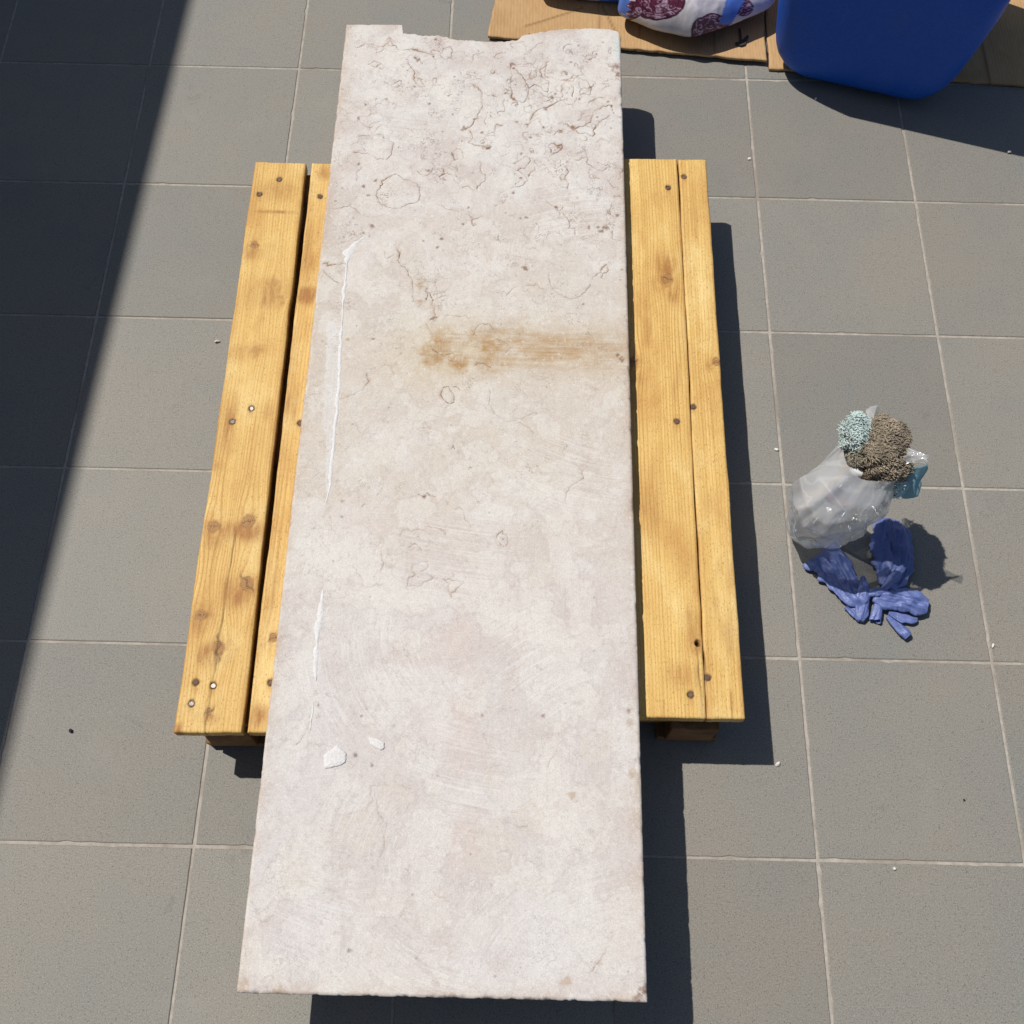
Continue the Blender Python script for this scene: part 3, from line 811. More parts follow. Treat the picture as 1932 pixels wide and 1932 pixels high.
def patch(pts, seed):
    P = np.array(pts, float) / 1000
    c = P.mean(0); n = 60
    s = np.linspace(0, len(P), n, endpoint=False); i = s.astype(int); f = (s - i)[:, None]
    O = P[i % len(P)] * (1 - f) + P[(i + 1) % len(P)] * f
    O += vn(s * 3.1, 0 * s, seed)[:, None] * (O - c) * 0.07
    V = [np.r_[c, zi + 0.0018]]; F = []
    rings = ((0.5, 0.0019), (0.85, 0.0016), (0.97, 0.0012), (1.0, -0.0004))
    for rr, zz in rings:
        V += [np.r_[c + (p - c) * rr, zi + zz + (0.0003 * math.sin(9 * k) if rr < .9 else 0)] for k, p in enumerate(O)]
    for k in range(n):
        F.append((0, 1 + k, 1 + (k + 1) % n))
        for q in range(3):
            a = 1 + q * n; b = a + n
            F.append((a + k, b + k, b + (k + 1) % n, a + (k + 1) % n))
    return V, F
for k, p in enumerate(PATCHES):
    link('filler_patch', make_mesh('filler_patch', *patch(p, 30 + k)), M_FILL, slab)

# ------------------------------------------------------------------ the pallet
PB = (1.09, -1.275, 0.0)
pallet = thing('wooden_pallet', 'yellow pine pallet with nailed planks underneath the pale stone slab', 'pallet', PB)
def plank(tl, tr, br, bl, knots, nails, seed, tilt=0.0, reds=(), cracks=(), parent=pallet, fine=0.0016):
    """corners in world metres at the top face (far left, far right, near right, near left)"""
    tl, tr, br, bl = map(np.array, (tl, tr, br, bl))
    wdt = np.linalg.norm(tr - tl); lng = np.linalg.norm(bl - tl)
    nx_ = int(wdt / fine) + 2; ny_ = int(lng / (fine * 1.4)) + 2
    a = np.linspace(0, 1, nx_)[None, :, None]; b = np.linspace(0, 1, ny_)[:, None, None]
    G = (bl * (1 - a) + br * a) * (1 - b) + (tl * (1 - a) + tr * a) * b
    x = G[..., 0].copy(); y = G[..., 1].copy()
    fa = a[..., 0] * np.ones((ny_, 1)); fb = b[..., 0] * np.ones((1, nx_))
    dE = np.minimum(np.minimum(fa, 1 - fa) * wdt, np.minimum(fb, 1 - fb) * lng)
    # sawn edges wander a little
    x += (np.exp(-fa * wdt / 0.01) * fbm(y * 9, 0 * y + seed, seed, 4, 0.6) + np.exp(-(1 - fa) * wdt / 0.01) * fbm(y * 9, 0 * y + seed + 5, seed + 1, 4, 0.6)) * 0.0022
    y += (np.exp(-fb * lng / 0.01) * fbm(x * 60, 0 * x + seed, seed + 2, 4, .7) + np.exp(-(1 - fb) * lng / 0.01) * fbm(x * 60, 0 * x + 3, seed + 3, 4, .7)) * 0.0016
    gx = x + tilt * (y + 1.2) + 0.004 * fbm(y * 2.3, x * 3, seed + 4, 3) + 0.004 * vn(y * 1.1, x * 2, seed + 6)
    knot = np.zeros_like(x); kd = np.zeros_like(x); red = np.zeros_like(x); dark = np.zeros_like(x)
    sh = np.zeros_like(x)
    for (kx, ky, kr, kind) in knots:
        kr = kr * (0.95 if kind == 'k' else 0.8)
        dx = x - kx + 0.0022 * fbm(x * 120, y * 120, seed + 20, 3); dy = y - ky + 0.0022 * fbm(x * 120 + 9, y * 120, seed + 22, 3)
        d2 = (dx / (kr * 2.1)) ** 2 + (dy / (kr * 5.0)) ** 2
        sh -= dx * 0.86 * np.exp(-d2) * 1.0
        d = np.hypot(dx, dy * 0.85) + 0.0012 * fbm(x * 200, y * 200, seed + 8, 2)
        f = sst(kr * 1.12, kr * 0.82, d)
        kd = np.where(f > 0.01, d, kd)
        knot = np.maximum(knot, f * (0.85 if kind != 'soft' else 0.35))
        dark = np.maximum(dark, 0.5 * np.exp(-(d / 0.0012) ** 2) * (kind == 'k'))
        red = np.maximum(red, 0.85 * np.exp(-((dx / (kr * 3.0)) ** 2 + ((dy + kr * .8) / (kr * 2.4)) ** 2)) * np.clip(0.55 + 1.1 * fbm(x * 110, y * 70, seed + 9, 4), 0, 1.2))
        if kind == 'hole': dark = np.maximum(dark, sst(kr * 0.9, kr * 0.5, np.hypot(dx, dy)))
        elif kind != 'soft': dark = np.maximum(dark, 0.55 * np.exp(-((d - kr) / 0.0009) ** 2) * sst(-0.2, 0.4, vn(np.arctan2(dy, dx) * 2, 0 * dx + kx * 90, seed)))
    gx = gx + sh
    for (kx, ky, kr, kind) in knots:          # drying checks across the knots
        if kind == 'k':
            ca_, sa_ = math.cos(kx * 400), 0.35 * math.sin(kx * 400)
            u_ = (x - kx) * ca_ + (y - ky) * sa_; v_ = -(x - kx) * sa_ + (y - ky) * ca_ + 0.001 * np.sin(u_ * 700)
            dark = np.maximum(dark, 0.7 * np.exp(-(v_ / 0.0007) ** 2) * sst(kr * 1.1, kr * 0.6, np.abs(u_)))
    red = np.maximum(red, np.clip(0.5 * np.exp(-np.minimum(fa, 1 - fa) * wdt / 0.006) * (0.5 + 1.2 * fbm(y * 14, x * 5, seed + 25, 4)), 0, 1))
    red = np.maximum(red, 0.40 * sst(0.30, 0.75, fbm(x * 40, y * 9, seed + 28, 4)))
    for (rx, ry, sxr, syr, am) in reds:
        red = np.maximum(red, am * np.exp(-(np.abs((x - rx) / sxr) ** 2.6 + np.abs((y - ry) / syr) ** 2.6)) * np.clip(0.75 + 0.9 * fbm(x * 150, y * 30, seed + 10, 4), 0, 1.3))
    z = 0.00035 * fbm(gx * 120, y * 3, seed + 11, 3) + 0.0006 * fbm(x * 8, y * 4, seed + 12, 3)
    z -= 0.0016 * np.exp(-(dE / 0.0016) ** 2)
    for c in cracks:
        P = np.array(c)
        xc = np.interp(y, P[::-1, 1], P[::-1, 0]) + 0.0012 * vn(y * 60, 0 * y, seed + 13)
        ins = (y < P[0, 1]) & (y > P[-1, 1])
        f = np.exp(-((x - xc) / 0.0011) ** 2) * ins * (0.55 + 0.4 * vn(y * 30, 0 * y, seed + 14))
        dark = np.maximum(dark, f); z = z - 0.002 * f
    for (nx0, ny0) in nails:
        d = np.hypot(x - nx0, y - ny0)
        dark = np.maximum(dark, 0.95 * sst(0.0074, 0.0045, d + 0.0015 * fbm(x * 300, y * 300, seed + 15, 2)))
        red = np.maximum(red, 0.5 * np.exp(-((x - nx0) / 0.006) ** 2 - ((y - ny0 + .004) / 0.013) ** 2))
        z = z - 0.0016 * sst(0.0070, 0.0045, d)
    for kx, ky, kr, kind in knots:
        if kind == 'hole': z = z - 0.012 * sst(kr * 0.8, kr * 0.4, np.hypot(x - kx, y - ky))
    Vp, Fp, sp = sheet_solid(x - PB[0], y - PB[1], 0.144 + z, -0.002, 0.122)
    at = {k: v.ravel()[sp] for k, v in dict(gx=gx, knot=np.clip(knot, 0, 1), kd=kd, red=np.clip(red, 0, 1), dark=np.clip(dark, 0, 1)).items()}
    at['seed'] = np.full(len(sp), float(seed) * 3.7)
    o = link('plank', make_mesh('plank', Vp, Fp, at), M_WOOD, parent)
    for (nx0, ny0) in nails:
        rusty = seed > 20 or (nx0, ny0) in ((0.664, -0.808), (0.698, -0.771), (0.675, -1.769)) or seed == 12
        n = link('nail', NAIL_RUSTY if rusty else NAIL, M_RUST if rusty else M_NAIL, o, (nx0 - PB[0], ny0 - PB[1], 0.1422))
        n.rotation_euler = (random.uniform(-.22, .22), random.uniform(-.22, .22), random.uniform(0, 6))
    return o
def nail_mesh():
    V = []; F = []
    n = 10
    prof = ((0.0016, -0.012), (0.0016, -0.0012), (0.0040, -0.0008), (0.0045, 0.0004), (0.0036, 0.0011))
    for rr, zz in prof:
        for k in range(n):
            a = 2 * math.pi * k / n
            q = rr * (1 + 0.06 * math.sin(3 * a + 1))
            V.append((q * math.cos(a), q * math.sin(a), zz))
    for q in range(len(prof) - 1):
        for k in range(n):
            F.append((q * n + k, q * n + (k + 1) % n, (q + 1) * n + (k + 1) % n, (q + 1) * n + k))
    F.append(tuple((len(prof) - 1) * n + k for k in range(n))); F.append(tuple(reversed(range(n))))
    return make_mesh('nail', V, F, smooth=False)
NAIL = nail_mesh(); NAIL_RUSTY = nail_mesh()
kA = [(0.668, -0.928, .0085, 'k'), (0.717, -1.012, .0095, 'soft'), (0.728, -1.046, .0075, 'soft'), (0.695, -1.159, .008, 'soft'), (0.668, -1.504, .011, 'k'), (0.724, -1.494, .0115, 'k'), (0.735, -1.603, .011, 'k'), (0.668, -1.659, .0095, 'k'), (0.703, -1.713, .0105, 'k'), (0.702, -1.815, .006, 'k')]
plank((0.646, -0.728), (0.745, -0.729), (0.756, -1.846), (0.652, -1.849), kA,
      [(0.664, -0.808), (0.698, -0.771), (0.704, -1.279), (0.674, -1.306), (0.675, -1.769), (0.703, -1.774), (0.673, -1.803)], 3, 0.006,
      reds=[(0.70, -0.85, .045, .004, .9), (0.705, -1.04, .035, .030, .85), (0.655, -1.845, .010, .012, 1.1), (0.712, -1.512, .038, .018, 1.2), (0.668, -1.525, .02, .02, .8), (0.724, -1.618, .028, .026, 1.1), (0.690, -1.725, .026, .018, 1.1), (0.69, -0.8, .05, .025, .5), (0.672, -1.165, .03, .016, .7), (0.665, -0.945, .02, .018, .8), (0.663, -1.680, .016, .016, .8), (0.670, -1.31, .012, .05, .8), (0.735, -1.285, .012, .02, .6), (0.660, -1.395, .01, .012, .9)],
      cracks=[[(0.706, -1.50), (0.703, -1.62), (0.702, -1.75), (0.700, -1.849)]])
plank((0.758, -0.728), (0.858, -0.728), (0.864, -1.846), (0.764, -1.846), [(0.788, -1.695, .007, 'k')],
      [(0.781, -0.81), (0.792, -1.306), (0.792, -1.767)], 12, -0.004,
      reds=[(0.785, -1.04, .045, .020, 1.3), (0.775, -0.93, .02, .09, .6), (0.78, -1.82, .014, .018, 1.0), (0.785, -0.75, .02, .02, .7), (0.77, -1.27, .015, .04, .7), (0.775, -1.62, .012, .08, .5)])
plank((0.930, -0.722), (1.030, -0.719), (1.034, -1.836), (0.934, -1.838), [], [(0.98, -0.79), (0.98, -1.30), (0.98, -1.77)], 16, fine=0.006)
plank((1.110, -0.714), (1.250, -0.710), (1.250, -1.824), (1.110, -1.830), [], [(1.18, -0.78), (1.18, -1.29), (1.18, -1.76)], 17, fine=0.006)
plank((1.332, -0.700), (1.4745, -0.697), (1.4715, -1.808), (1.330, -1.808), [(1.443, -0.983, .0105, 'k'), (1.376, -1.165, .009, 'k'), (1.4655, -1.687, .0075, 'hole')],
      [(1.454, -0.769), (1.449, -1.285), (1.450, -1.771)], 23, 0.010, reds=[(1.440, -0.955, .022, .03, 1.0), (1.452, -1.01, .012, .03, .8), (1.46, -1.665, .014, .035, .9), (1.44, -1.74, .03, .02, .5), (1.395, -1.45, .02, .06, .5), (1.38, -1.20, .02, .02, .6)],
      cracks=[[(1.408, -1.78), (1.408, -1.81)], [(1.462, -1.69), (1.466, -1.75), (1.468, -1.808)]])
plank((1.4765, -0.697), (1.531, -0.697), (1.532, -1.808), (1.4735, -1.808), [(1.526, -1.162, .008, 'k')],
      [(1.486, -0.741), (1.479, -1.255), (1.478, -1.743)], 31, -0.005, reds=[(1.50, -0.84, .012, .03, .35), (1.505, -1.45, .02, .03, .3), (1.513, -1.785, .002, .025, .9)],
      cracks=[[(1.474, -1.70), (1.476, -1.76), (1.4755, -1.808)]])
skw = 0.035
for (ya, yb2) in ((-0.810, -0.742), (-1.340, -1.262), (-1.832, -1.772)):
    o = link('cross_board', box(0.664 - PB[0], 1.522 - PB[0], ya - PB[1], yb2 - PB[1], 0.1003, 0.1217, 0.001, skw), M_ROUGH, pallet)
for bx in (0.720, 1.09, 1.462):
    for by in (-0.775, -1.300, -1.812):
        w2 = 0.036 if bx < 1 else 0.040
        s2 = skw * (bx - .66)
        link('block', box(bx - w2 - PB[0], bx + w2 - PB[0], by - 0.031 + s2 - PB[1], by + 0.036 + s2 - PB[1], 0.0223, 0.100, 0.004), M_ROUGH, pallet)
    s2 = skw * (bx - .66)
    link('bottom_board', box(bx - 0.05 - PB[0], bx + 0.05 - PB[0], -1.842 + s2 - PB[1], -0.735 + s2 - PB[1], 0.0005, 0.0220, 0.001), M_ROUGH, pallet)

# ------------------------------------------------------------------ flattened cardboard
def card(name, label, tl, tr, br, bl, zf, thick, creases, base, seed):
    tl, tr, br, bl = map(np.array, (tl, tr, br, bl))
    nx_, ny_ = 130, 130
    a = np.linspace(0, 1, nx_)[None, :, None]; b = np.linspace(0, 1, ny_)[:, None, None]
    G = (bl * (1 - a) + br * a) * (1 - b) + (tl * (1 - a) + tr * a) * b
    x = G[..., 0].copy(); y = G[..., 1].copy()
    fb = b[..., 0] * np.ones((1, nx_)); fa = a[..., 0] * np.ones((ny_, 1))
    y += np.exp(-fb / 0.01) * fbm(x * 40, 0 * x, seed, 4, .6) * 0.0035
    x += (np.exp(-fa / 0.01) + np.exp(-(1 - fa) / 0.01)) * fbm(y * 30, 0 * y, seed + 1, 4, .6) * 0.003
    z = zf(x, y) + 0.0016 * fbm(x * 9, y * 5, seed + 2, 3)
    cr = np.zeros_like(x)
    for (x0, y0, x1, y1, s) in creases:
        d = np.array([x1 - x0, y1 - y0]); L = np.hypot(*d); d /= L
        px, py = x - x0, y - y0
        t = np.clip(px * d[0] + py * d[1], 0, L)
        dd = np.hypot(px - t * d[0], py - t * d[1])
        cr = np.maximum(cr, min(1.0, s * 1.4) * np.exp(-(dd / 0.0024) ** 2))
        z = z + 0.0012 * s * np.exp(-(dd / 0.005) ** 2)
    root = thing(name, label, 'cardboard', base)
    Vp, Fp, sp = sheet_solid(x - base[0], y - base[1], z, -0.0004, (z - thick).ravel())
    # the underside follows the top
    link('board', make_mesh('board', Vp, Fp, {'crease': cr.ravel()[sp]}), M_CARD, root)
    return root, x, y, z
zc1 = lambda x, y: 0.0115 + 0.003 * sst(-0.22, -0.29, y) * sst(1.2, 1.7, x)
card1, *_ = card('cardboard_sheet', 'flattened brown cardboard with creases behind the broken slab end', (1.150, 0.50), (1.735, 0.50), (1.7125, -0.291), (1.087, -0.233), zc1, 0.005,
     [(1.344, 0.3, 1.337, -0.24, .5), (1.345, -0.13, 1.385, -0.24, .7), (1.418, 0.2, 1.430, -0.23, .55), (1.479, 0.3, 1.469, -0.26, .35), (1.598, 0.3, 1.598, -0.295, .5), (1.17, -0.20, 1.30, -0.14, .8)], (1.40, 0.1, 0), 3)
zc2 = lambda x, y: 0.0070 + 0 * x
card2, *_ = card('cardboard_sheet', 'folded brown cardboard flap lying under the blue canister', (1.745, 0.50), (2.55, 0.48), (2.55, -0.352), (1.7165, -0.306), zc2, 0.005,
     [(2.230, 0.4, 2.206, -0.35, 1.0), (2.05, 0.4, 2.06, -0.34, .4)], (2.1, 0.1, 0), 9)
# printed arrow
M_INK = mat_plain('black_ink', (0.022, 0.018, 0.015), (0.05, 0.04, 0.03), 300, 0.8, 0.1)
ap = [(1.654, -0.196), (1.6585, -0.196), (1.6590, -0.234), (1.672, -0.217), (1.6765, -0.220), (1.6655, -0.2465), (1.6560, -0.2510), (1.6425, -0.2455), (1.6440, -0.2400), (1.6535, -0.2385)]
av = [(x - 1.40, y - 0.1, 0.0168 + 0.0022 * float(sst(-0.22, -0.29, y))) for x, y in ap]
af = [(0, 1, 2, 9), (2, 3, 4, 5), (2, 5, 6, 9), (9, 6, 7, 8)]
link('printed_arrow', make_mesh('printed_arrow', av, af, smooth=False), M_INK, card1)

# ------------------------------------------------------------------ printed carrier bag
def closed_lump(outline, zedge, ztop, zbot, seed, wr=0.012, n=220, m=70, pw=0.62):
    O = np.array(outline, float); c = O.mean(0)
    k = len(O); s = np.linspace(0, k, n, endpoint=False); i = s.astype(int); f = (s - i)
    # catmull-rom through the outline
    p0, p1, p2, p3 = (O[(i + q) % k] for q in (-1, 0, 1, 2)); f = f[:, None]
    Q = 0.5 * (2 * p1 + (p2 - p0) * f + (2 * p0 - 5 * p1 + 4 * p2 - p3) * f ** 2 + (3 * p1 - p0 - 3 * p2 + p3) * f ** 3)
    rho = np.sin(np.linspace(0, 1, m) * math.pi / 2)[:, None, None]
    XY = c + (Q[None] - c) * rho
    x, y = XY[..., 0], XY[..., 1]; rr = rho[..., 0] * np.ones((1, n))
    dome = (1 - rr ** 2.4) ** pw
    rid = 1 - np.abs(fbm(x * 16, y * 16, seed, 3)) * 2.2
    rid2 = 1 - np.abs(fbm(x * 38 + 4, y * 38, seed + 3, 3)) * 2.4
    wv = (0.75 * rid + 0.35 * rid2 - 0.55)
    zt = zedge + (ztop - zedge) * dome * (1 + 0.25 * fbm(x * 7, y * 7, seed + 5, 2)) + wr * wv * np.clip(1.25 - rr, 0.12, 1)
    zb = zedge - (zedge - zbot) * (1 - rr ** 3) ** 0.7
    nv = n * m
    T_ = np.stack([x, y, zt], -1).reshape(-1, 3); B_ = np.stack([x, y, zb], -1).reshape(-1, 3)
    idx = np.arange(nv).reshape(m, n); nxt = np.roll(idx, -1, 1)
    Ft = np.stack([idx[:-1], idx[1:], nxt[1:], nxt[:-1]], -1).reshape(-1, 4)
    Fb = np.stack([idx[:-1], nxt[:-1], nxt[1:], idx[1:]], -1).reshape(-1, 4) + nv
    e = idx[-1]; en = nxt[-1]
    Fe = np.stack([e, e + nv, en + nv, en], -1)
    return np.concatenate([T_, B_]), np.concatenate([Ft, Fb, Fe]), np.concatenate([rr.ravel(), rr.ravel() + 2])
BAGO = (1.52, -0.05, 0.012)
out = [(1.379, -0.162), (1.376, -0.195), (1.395, -0.213), (1.418, -0.224), (1.462, -0.248), (1.510, -0.261), (1.544, -0.268), (1.586, -0.252), (1.652, -0.218), (1.728, -0.160), (1.735, -0.05), (1.70, 0.06), (1.55, 0.10), (1.36, 0.08), (1.20, 0.02), (1.15, -0.03), (1.180, -0.09), (1.20, -0.122), (1.245, -0.116), (1.285, -0.127), (1.33, -0.118), (1.362, -0.134)]  # left lobe lies out of view, shaped to cast a shadow on the cardboard
Vb, Fb, rb = closed_lump(out, 0.058, 0.150, 0.0165, 12, n=460, m=170)
bx_, by_ = Vb[:, 0], Vb[:, 1] + np.minimum(Vb[:, 2], 0.15) - 0.15     # unfolded down the front
white_b = np.array([0.62, 0.58, 0.60])
cb_ = np.broadcast_to(white_b, Vb.shape).copy()
cb_ *= (1 + 0.06 * fbm(bx_ * 30, by_ * 30, 3, 3))[:, None]
for (cx, cy, rr, s0) in ((1.462, -0.268, 0.052, 1), (1.578, -0.345, 0.046, 2), (1.402, -0.290, 0.026, 3), (1.650, -0.275, 0.024, 4), (1.55, -0.10, 0.06, 5), (1.68, -0.12, 0.05, 6), (1.42, -0.05, 0.05, 7)):
    d = np.hypot(bx_ - cx, by_ - cy) / rr + 0.10 * fbm(bx_ * 40, by_ * 40, s0, 2)
    ax = bx_ * 55 + 3.0 * fbm(bx_ * 45, by_ * 45, s0 + 4, 3); ay = by_ * 55 + 3.0 * fbm(bx_ * 45 + 7, by_ * 45, s0 + 5, 3)
    w1 = np.abs(fbm(ax, ay, s0 + 6, 2)) * 2.6
    leaf = np.clip(1 - w1 * 1.7, 0, 1) ** 1.2
    colr = np.array([0.115, 0.020, 0.048]) + (np.array([0.62, 0.44, 0.58]) - np.array([0.115, 0.020, 0.048])) * leaf[:, None]
    colr = np.where(((d > 0.90) & (d < 1.0))[:, None], np.array([0.075, 0.010, 0.035]), colr)
    colr = np.where((((d % 0.33) < 0.045) & (d < .9))[:, None], np.array([0.060, 0.010, 0.030]), colr)
    cb_ = np.where((d < 1.0)[:, None], colr, cb_)
blue = ((np.abs(bx_ - 1.618 - 0.25 * (by_ + 0.3)) < 0.017 + 0.1 * (by_ + 0.3)) & (by_ > -0.325)) | ((bx_ < 1.396 + 0.004 * np.sin(by_ * 300)) & (bx_ > 1.34) & (by_ < -0.20))
cb_ = np.where(blue[:, None], np.array([0.10, 0.20, 0.60]), cb_)
M_BAG = mat_attr('printed_plastic', 0.32, 60, 0.25, 0.5)
bag = thing('carrier_bag', 'white plastic bag printed with purple cabbage halves lying on the cardboard', 'plastic bag', BAGO)
link('bag_body', make_mesh('bag_body', Vb - np.array(BAGO), Fb, {'Col': cb_}), M_BAG, bag)

# ------------------------------------------------------------------ blue canister
def rounded_rect(hw, hd, rad, n=10):
    P = []
    for cx, cy, a0 in ((hw - rad, -hd + rad, -90), (hw - rad, hd - rad, 0), (-hw + rad, hd - rad, 90), (-hw + rad, -hd + rad, 180)):
        for k in range(n + 1):
            a = math.radians(a0 + 90 * k / n); P.append((cx + rad * math.cos(a), cy + rad * math.sin(a)))
    return P
CANO = (1.949, -0.181, 0.008)
can = thing('blue_canister', 'large dark blue plastic canister with rounded corners standing on the cardboard', 'canister', CANO)
can.rotation_euler = (0, 0, math.radians(-15.5))
def mat_can():
    t = NT('blue_plastic')
    n = t.noise(240, 3, 0.6); sc = t.noise(1.0, 4, 0.7, vec=t.mapped((30, 30, 9))); du = t.noise(7, 4, 0.65)
    c = t.mix(t.map(n, 0.3, 0.7), (0.003, 0.070, 0.430), (0.006, 0.090, 0.500))
    c = t.mix(t.map(sc, 0.62, 0.74, 0, 0.45), c, (0.03, 0.13, 0.50))
    c = t.mix(t.map(du, 0.52, 0.75, 0, 0.30), c, (0.08, 0.13, 0.34))
    return t.fin(c, t.map(du, 0.35, 0.7, 0.42, 0.62), t.bump(n, 0.35, 0.0009), spec=0.3)
M_BLUE = mat_can()
levels = [(0.000, 0.095, 0.075, .03), (0.003, 0.118, 0.092, .05), (0.010, 0.136, 0.106, .06), (0.022, 0.150, 0.116, .065), (0.040, 0.161, 0.122, .065), (0.062, 0.168, 0.125, .06), (0.09, 0.174, 0.126, .055), (0.16, 0.184, 0.126, .048), (0.24, 0.195, 0.126, .045), (0.32, 0.200, 0.126, .045), (0.345, 0.194, 0.122, .05), (0.357, 0.178, 0.110, .05), (0.363, 0.14, 0.085, .05), (0.365, 0.05, 0.030, .02)]
Vc = []; Fc = []
for z, hw, hd, rd in levels:
    Vc += [(x, y, z) for x, y in rounded_rect(hw + 0.026, hd + 0.089, rd)]  # unseen back made deeper so the shadow reaches across the cardboard beside it
nr = len(rounded_rect(.1, .1, .03))
for q in range(len(levels) - 1):
    for k in range(nr):
        Fc.append((q * nr + k, q * nr + (k + 1) % nr, (q + 1) * nr + (k + 1) % nr, (q + 1) * nr + k))
Fc.append(tuple(reversed(range(nr)))); Fc.append(tuple((len(levels) - 1) * nr + k for k in range(nr)))
link('canister_body', make_mesh('canister_body', Vc, Fc), M_BLUE, can)
def tube_mesh(path, rad, n=10, name='tube'):
    P = np.array(path, float); V = []; F = []
    for k in range(len(P)):
        d = P[min(k + 1, len(P) - 1)] - P[max(k - 1, 0)]; d /= np.linalg.norm(d)
        up = np.array([0, 1, 0.01]); sdir = np.cross(d, up); sdir /= np.linalg.norm(sdir); u2 = np.cross(sdir, d)
        for q in range(n):
            a = 2 * math.pi * q / n; V.append(P[k] + rad * (math.cos(a) * sdir + math.sin(a) * u2))
    for k in range(len(P) - 1):
        for q in range(n):
            F.append((k * n + q, k * n + (q + 1) % n, (k + 1) * n + (q + 1) % n, (k + 1) * n + q))
    F.append(tuple(reversed(range(n)))); F.append(tuple((len(P) - 1) * n + q for q in range(n)))
    return make_mesh(name, V, F)
link('handle', tube_mesh([(-0.08, 0, .360), (-0.075, 0, .390), (-0.05, 0, .403), (0.03, 0, .403), (0.055, 0, .390), (0.06, 0, .360)], 0.013, name='handle'), M_BLUE, can)
cv = []
for z, rr in ((.362, .027), (.387, .027), (.391, .024), (.391, .001)):
    cv += [((rr + (0.0012 if k % 2 and z < .389 else 0)) * math.cos(2 * math.pi * k / 36) + .13, rr * math.sin(2 * math.pi * k / 36), z) for k in range(36)]
cf = [(q * 36 + k, q * 36 + (k + 1) % 36, (q + 1) * 36 + (k + 1) % 36, (q + 1) * 36 + k) for q in range(3) for k in range(36)]
link('screw_cap', make_mesh('screw_cap', cv, cf, smooth=False), mat_plain('cap_plastic', (0.02, 0.02, 0.022), (0.03, 0.03, 0.033), 200, 0.5), can)

# ------------------------------------------------------------------ clear bag standing on the tiles, with the bottle and the cloth
CB = (1.745, -1.398, 0.0)
cbag = thing('clear_bag', 'clear crumpled plastic bag standing on the tiles below the shaggy cloth', 'plastic bag', CB)
def revolve(levels, n, seed, wr, closed_bottom=True):
    V = []; F = []
    for q, (z, cx, cy, rx, ry) in enumerate(levels):
        a = np.linspace(0, 2 * math.pi, n, endpoint=False)
        ca, sa = np.cos(a), np.sin(a)
        se = 0.75
        x = np.sign(ca) * np.abs(ca) ** se * rx; y = np.sign(sa) * np.abs(sa) ** se * ry
        rid = vnl(ca * 2.6 + sa * 0.8 + 5, sa * 2.2 + z * 26, seed)
        rid2 = vnl(ca * 5.5 + z * 30, sa * 5.5 + z * 14 + 3, seed + 3)
        f = 1 + wr * (0.9 * rid + 0.35 * rid2)
        V.append(np.stack([x * f + cx, y * f + cy, z + 0.010 * vn(ca * 2 + 9, sa * 2 + z * 9, seed + 6) * (1 if z > .02 else 0)], -1))
    m = len(levels)
    idx = np.arange(n * m).reshape(m, n); nx_ = np.roll(idx, -1, 1)
    F = np.stack([idx[:-1], nx_[:-1], nx_[1:], idx[1:]], -1).reshape(-1, 4)
    V = np.concatenate(V)
    return V, F
key = [(0.0015, -.022, -.020, .034, .030), (0.003, -.022, -.020, .048, .042), (0.014, -.024, -.022, .055, .047), (0.04, -.028, -.027, .060, .050), (0.08, -.036, -.037, .065, .053), (0.13, -.043, -.044, .071, .055), (0.17, -.044, -.048, .073, .056), (0.20, -.038, -.045, .069, .055), (0.225, -.026, -.034, .057, .052), (0.245, -.010, -.014, .047, .048), (0.262, .002, 0, .050, .052)]
kz = np.array(key)
zz = np.concatenate([kz[:3, 0], np.linspace(0.014, 0.262, 60)[1:]])
lv = [(z, *(np.interp(z, kz[:, 0], kz[:, q]) for q in (1, 2, 3, 4))) for z in zz]
Vk, Fk = revolve(lv, 160, 21, 0.11)
nb = 160
Fk = np.concatenate([Fk])
film = mat_film('clear_film', 0.36)
bagme = make_mesh('bag_film', Vk, Fk)
link('bag_film', bagme, film, cbag)
fb0 = make_mesh('bag_base', np.concatenate([Vk[:160], [[0, 0, 0.0012]]]), [(160, (k + 1) % 160, k) for k in range(160)])
link('bag_base', fb0, film, cbag)
def crumple(c, u, v, seed, amp, n=26, name='bag_corner'):
    c, u, v = map(np.array, (c, u, v)); w3 = np.cross(u, v); w3 = w3 / np.linalg.norm(w3)
    a = np.linspace(-1, 1, n); A, B = np.meshgrid(a, a)
    taper = 1 - 0.35 * (B + 1) / 2
    H = amp * (1.3 * vnl(A * 1.3 + seed, B * 1.3, seed) + 0.5 * vnl(A * 2.6 + seed, B * 2.2 + 3, seed + 1))
    P = c + A[..., None] * taper[..., None] * u * (1 + 0.2 * vn(B * 3, A * 3, seed))[..., None] + B[..., None] * v + H[..., None] * w3
    idx = np.arange(n * n).reshape(n, n)
    F = np.stack([idx[:-1, :-1], idx[:-1, 1:], idx[1:, 1:], idx[1:, :-1]], -1).reshape(-1, 4)
    return make_mesh(name, P.reshape(-1, 3), F)
film2 = mat_film('crumpled_film', 0.40, crease=0.0)
link('bag_corner', crumple((0.047, -0.022, 0.292), (0.003, 0.011, 0.002), (0.021, -0.006, 0.006), 5, 0.007), film2, cbag)
link('bag_corner', crumple((0.006, 0.064, 0.262), (0.013, 0.004, 0.0), (-0.003, 0.016, 0.008), 8, 0.006), film2, cbag)
link('bag_corner', crumple((-0.010, 0.020, 0.235), (0.022, -0.02, 0.004), (-0.02, -0.012, -0.025), 11, 0.008), film2, cbag)

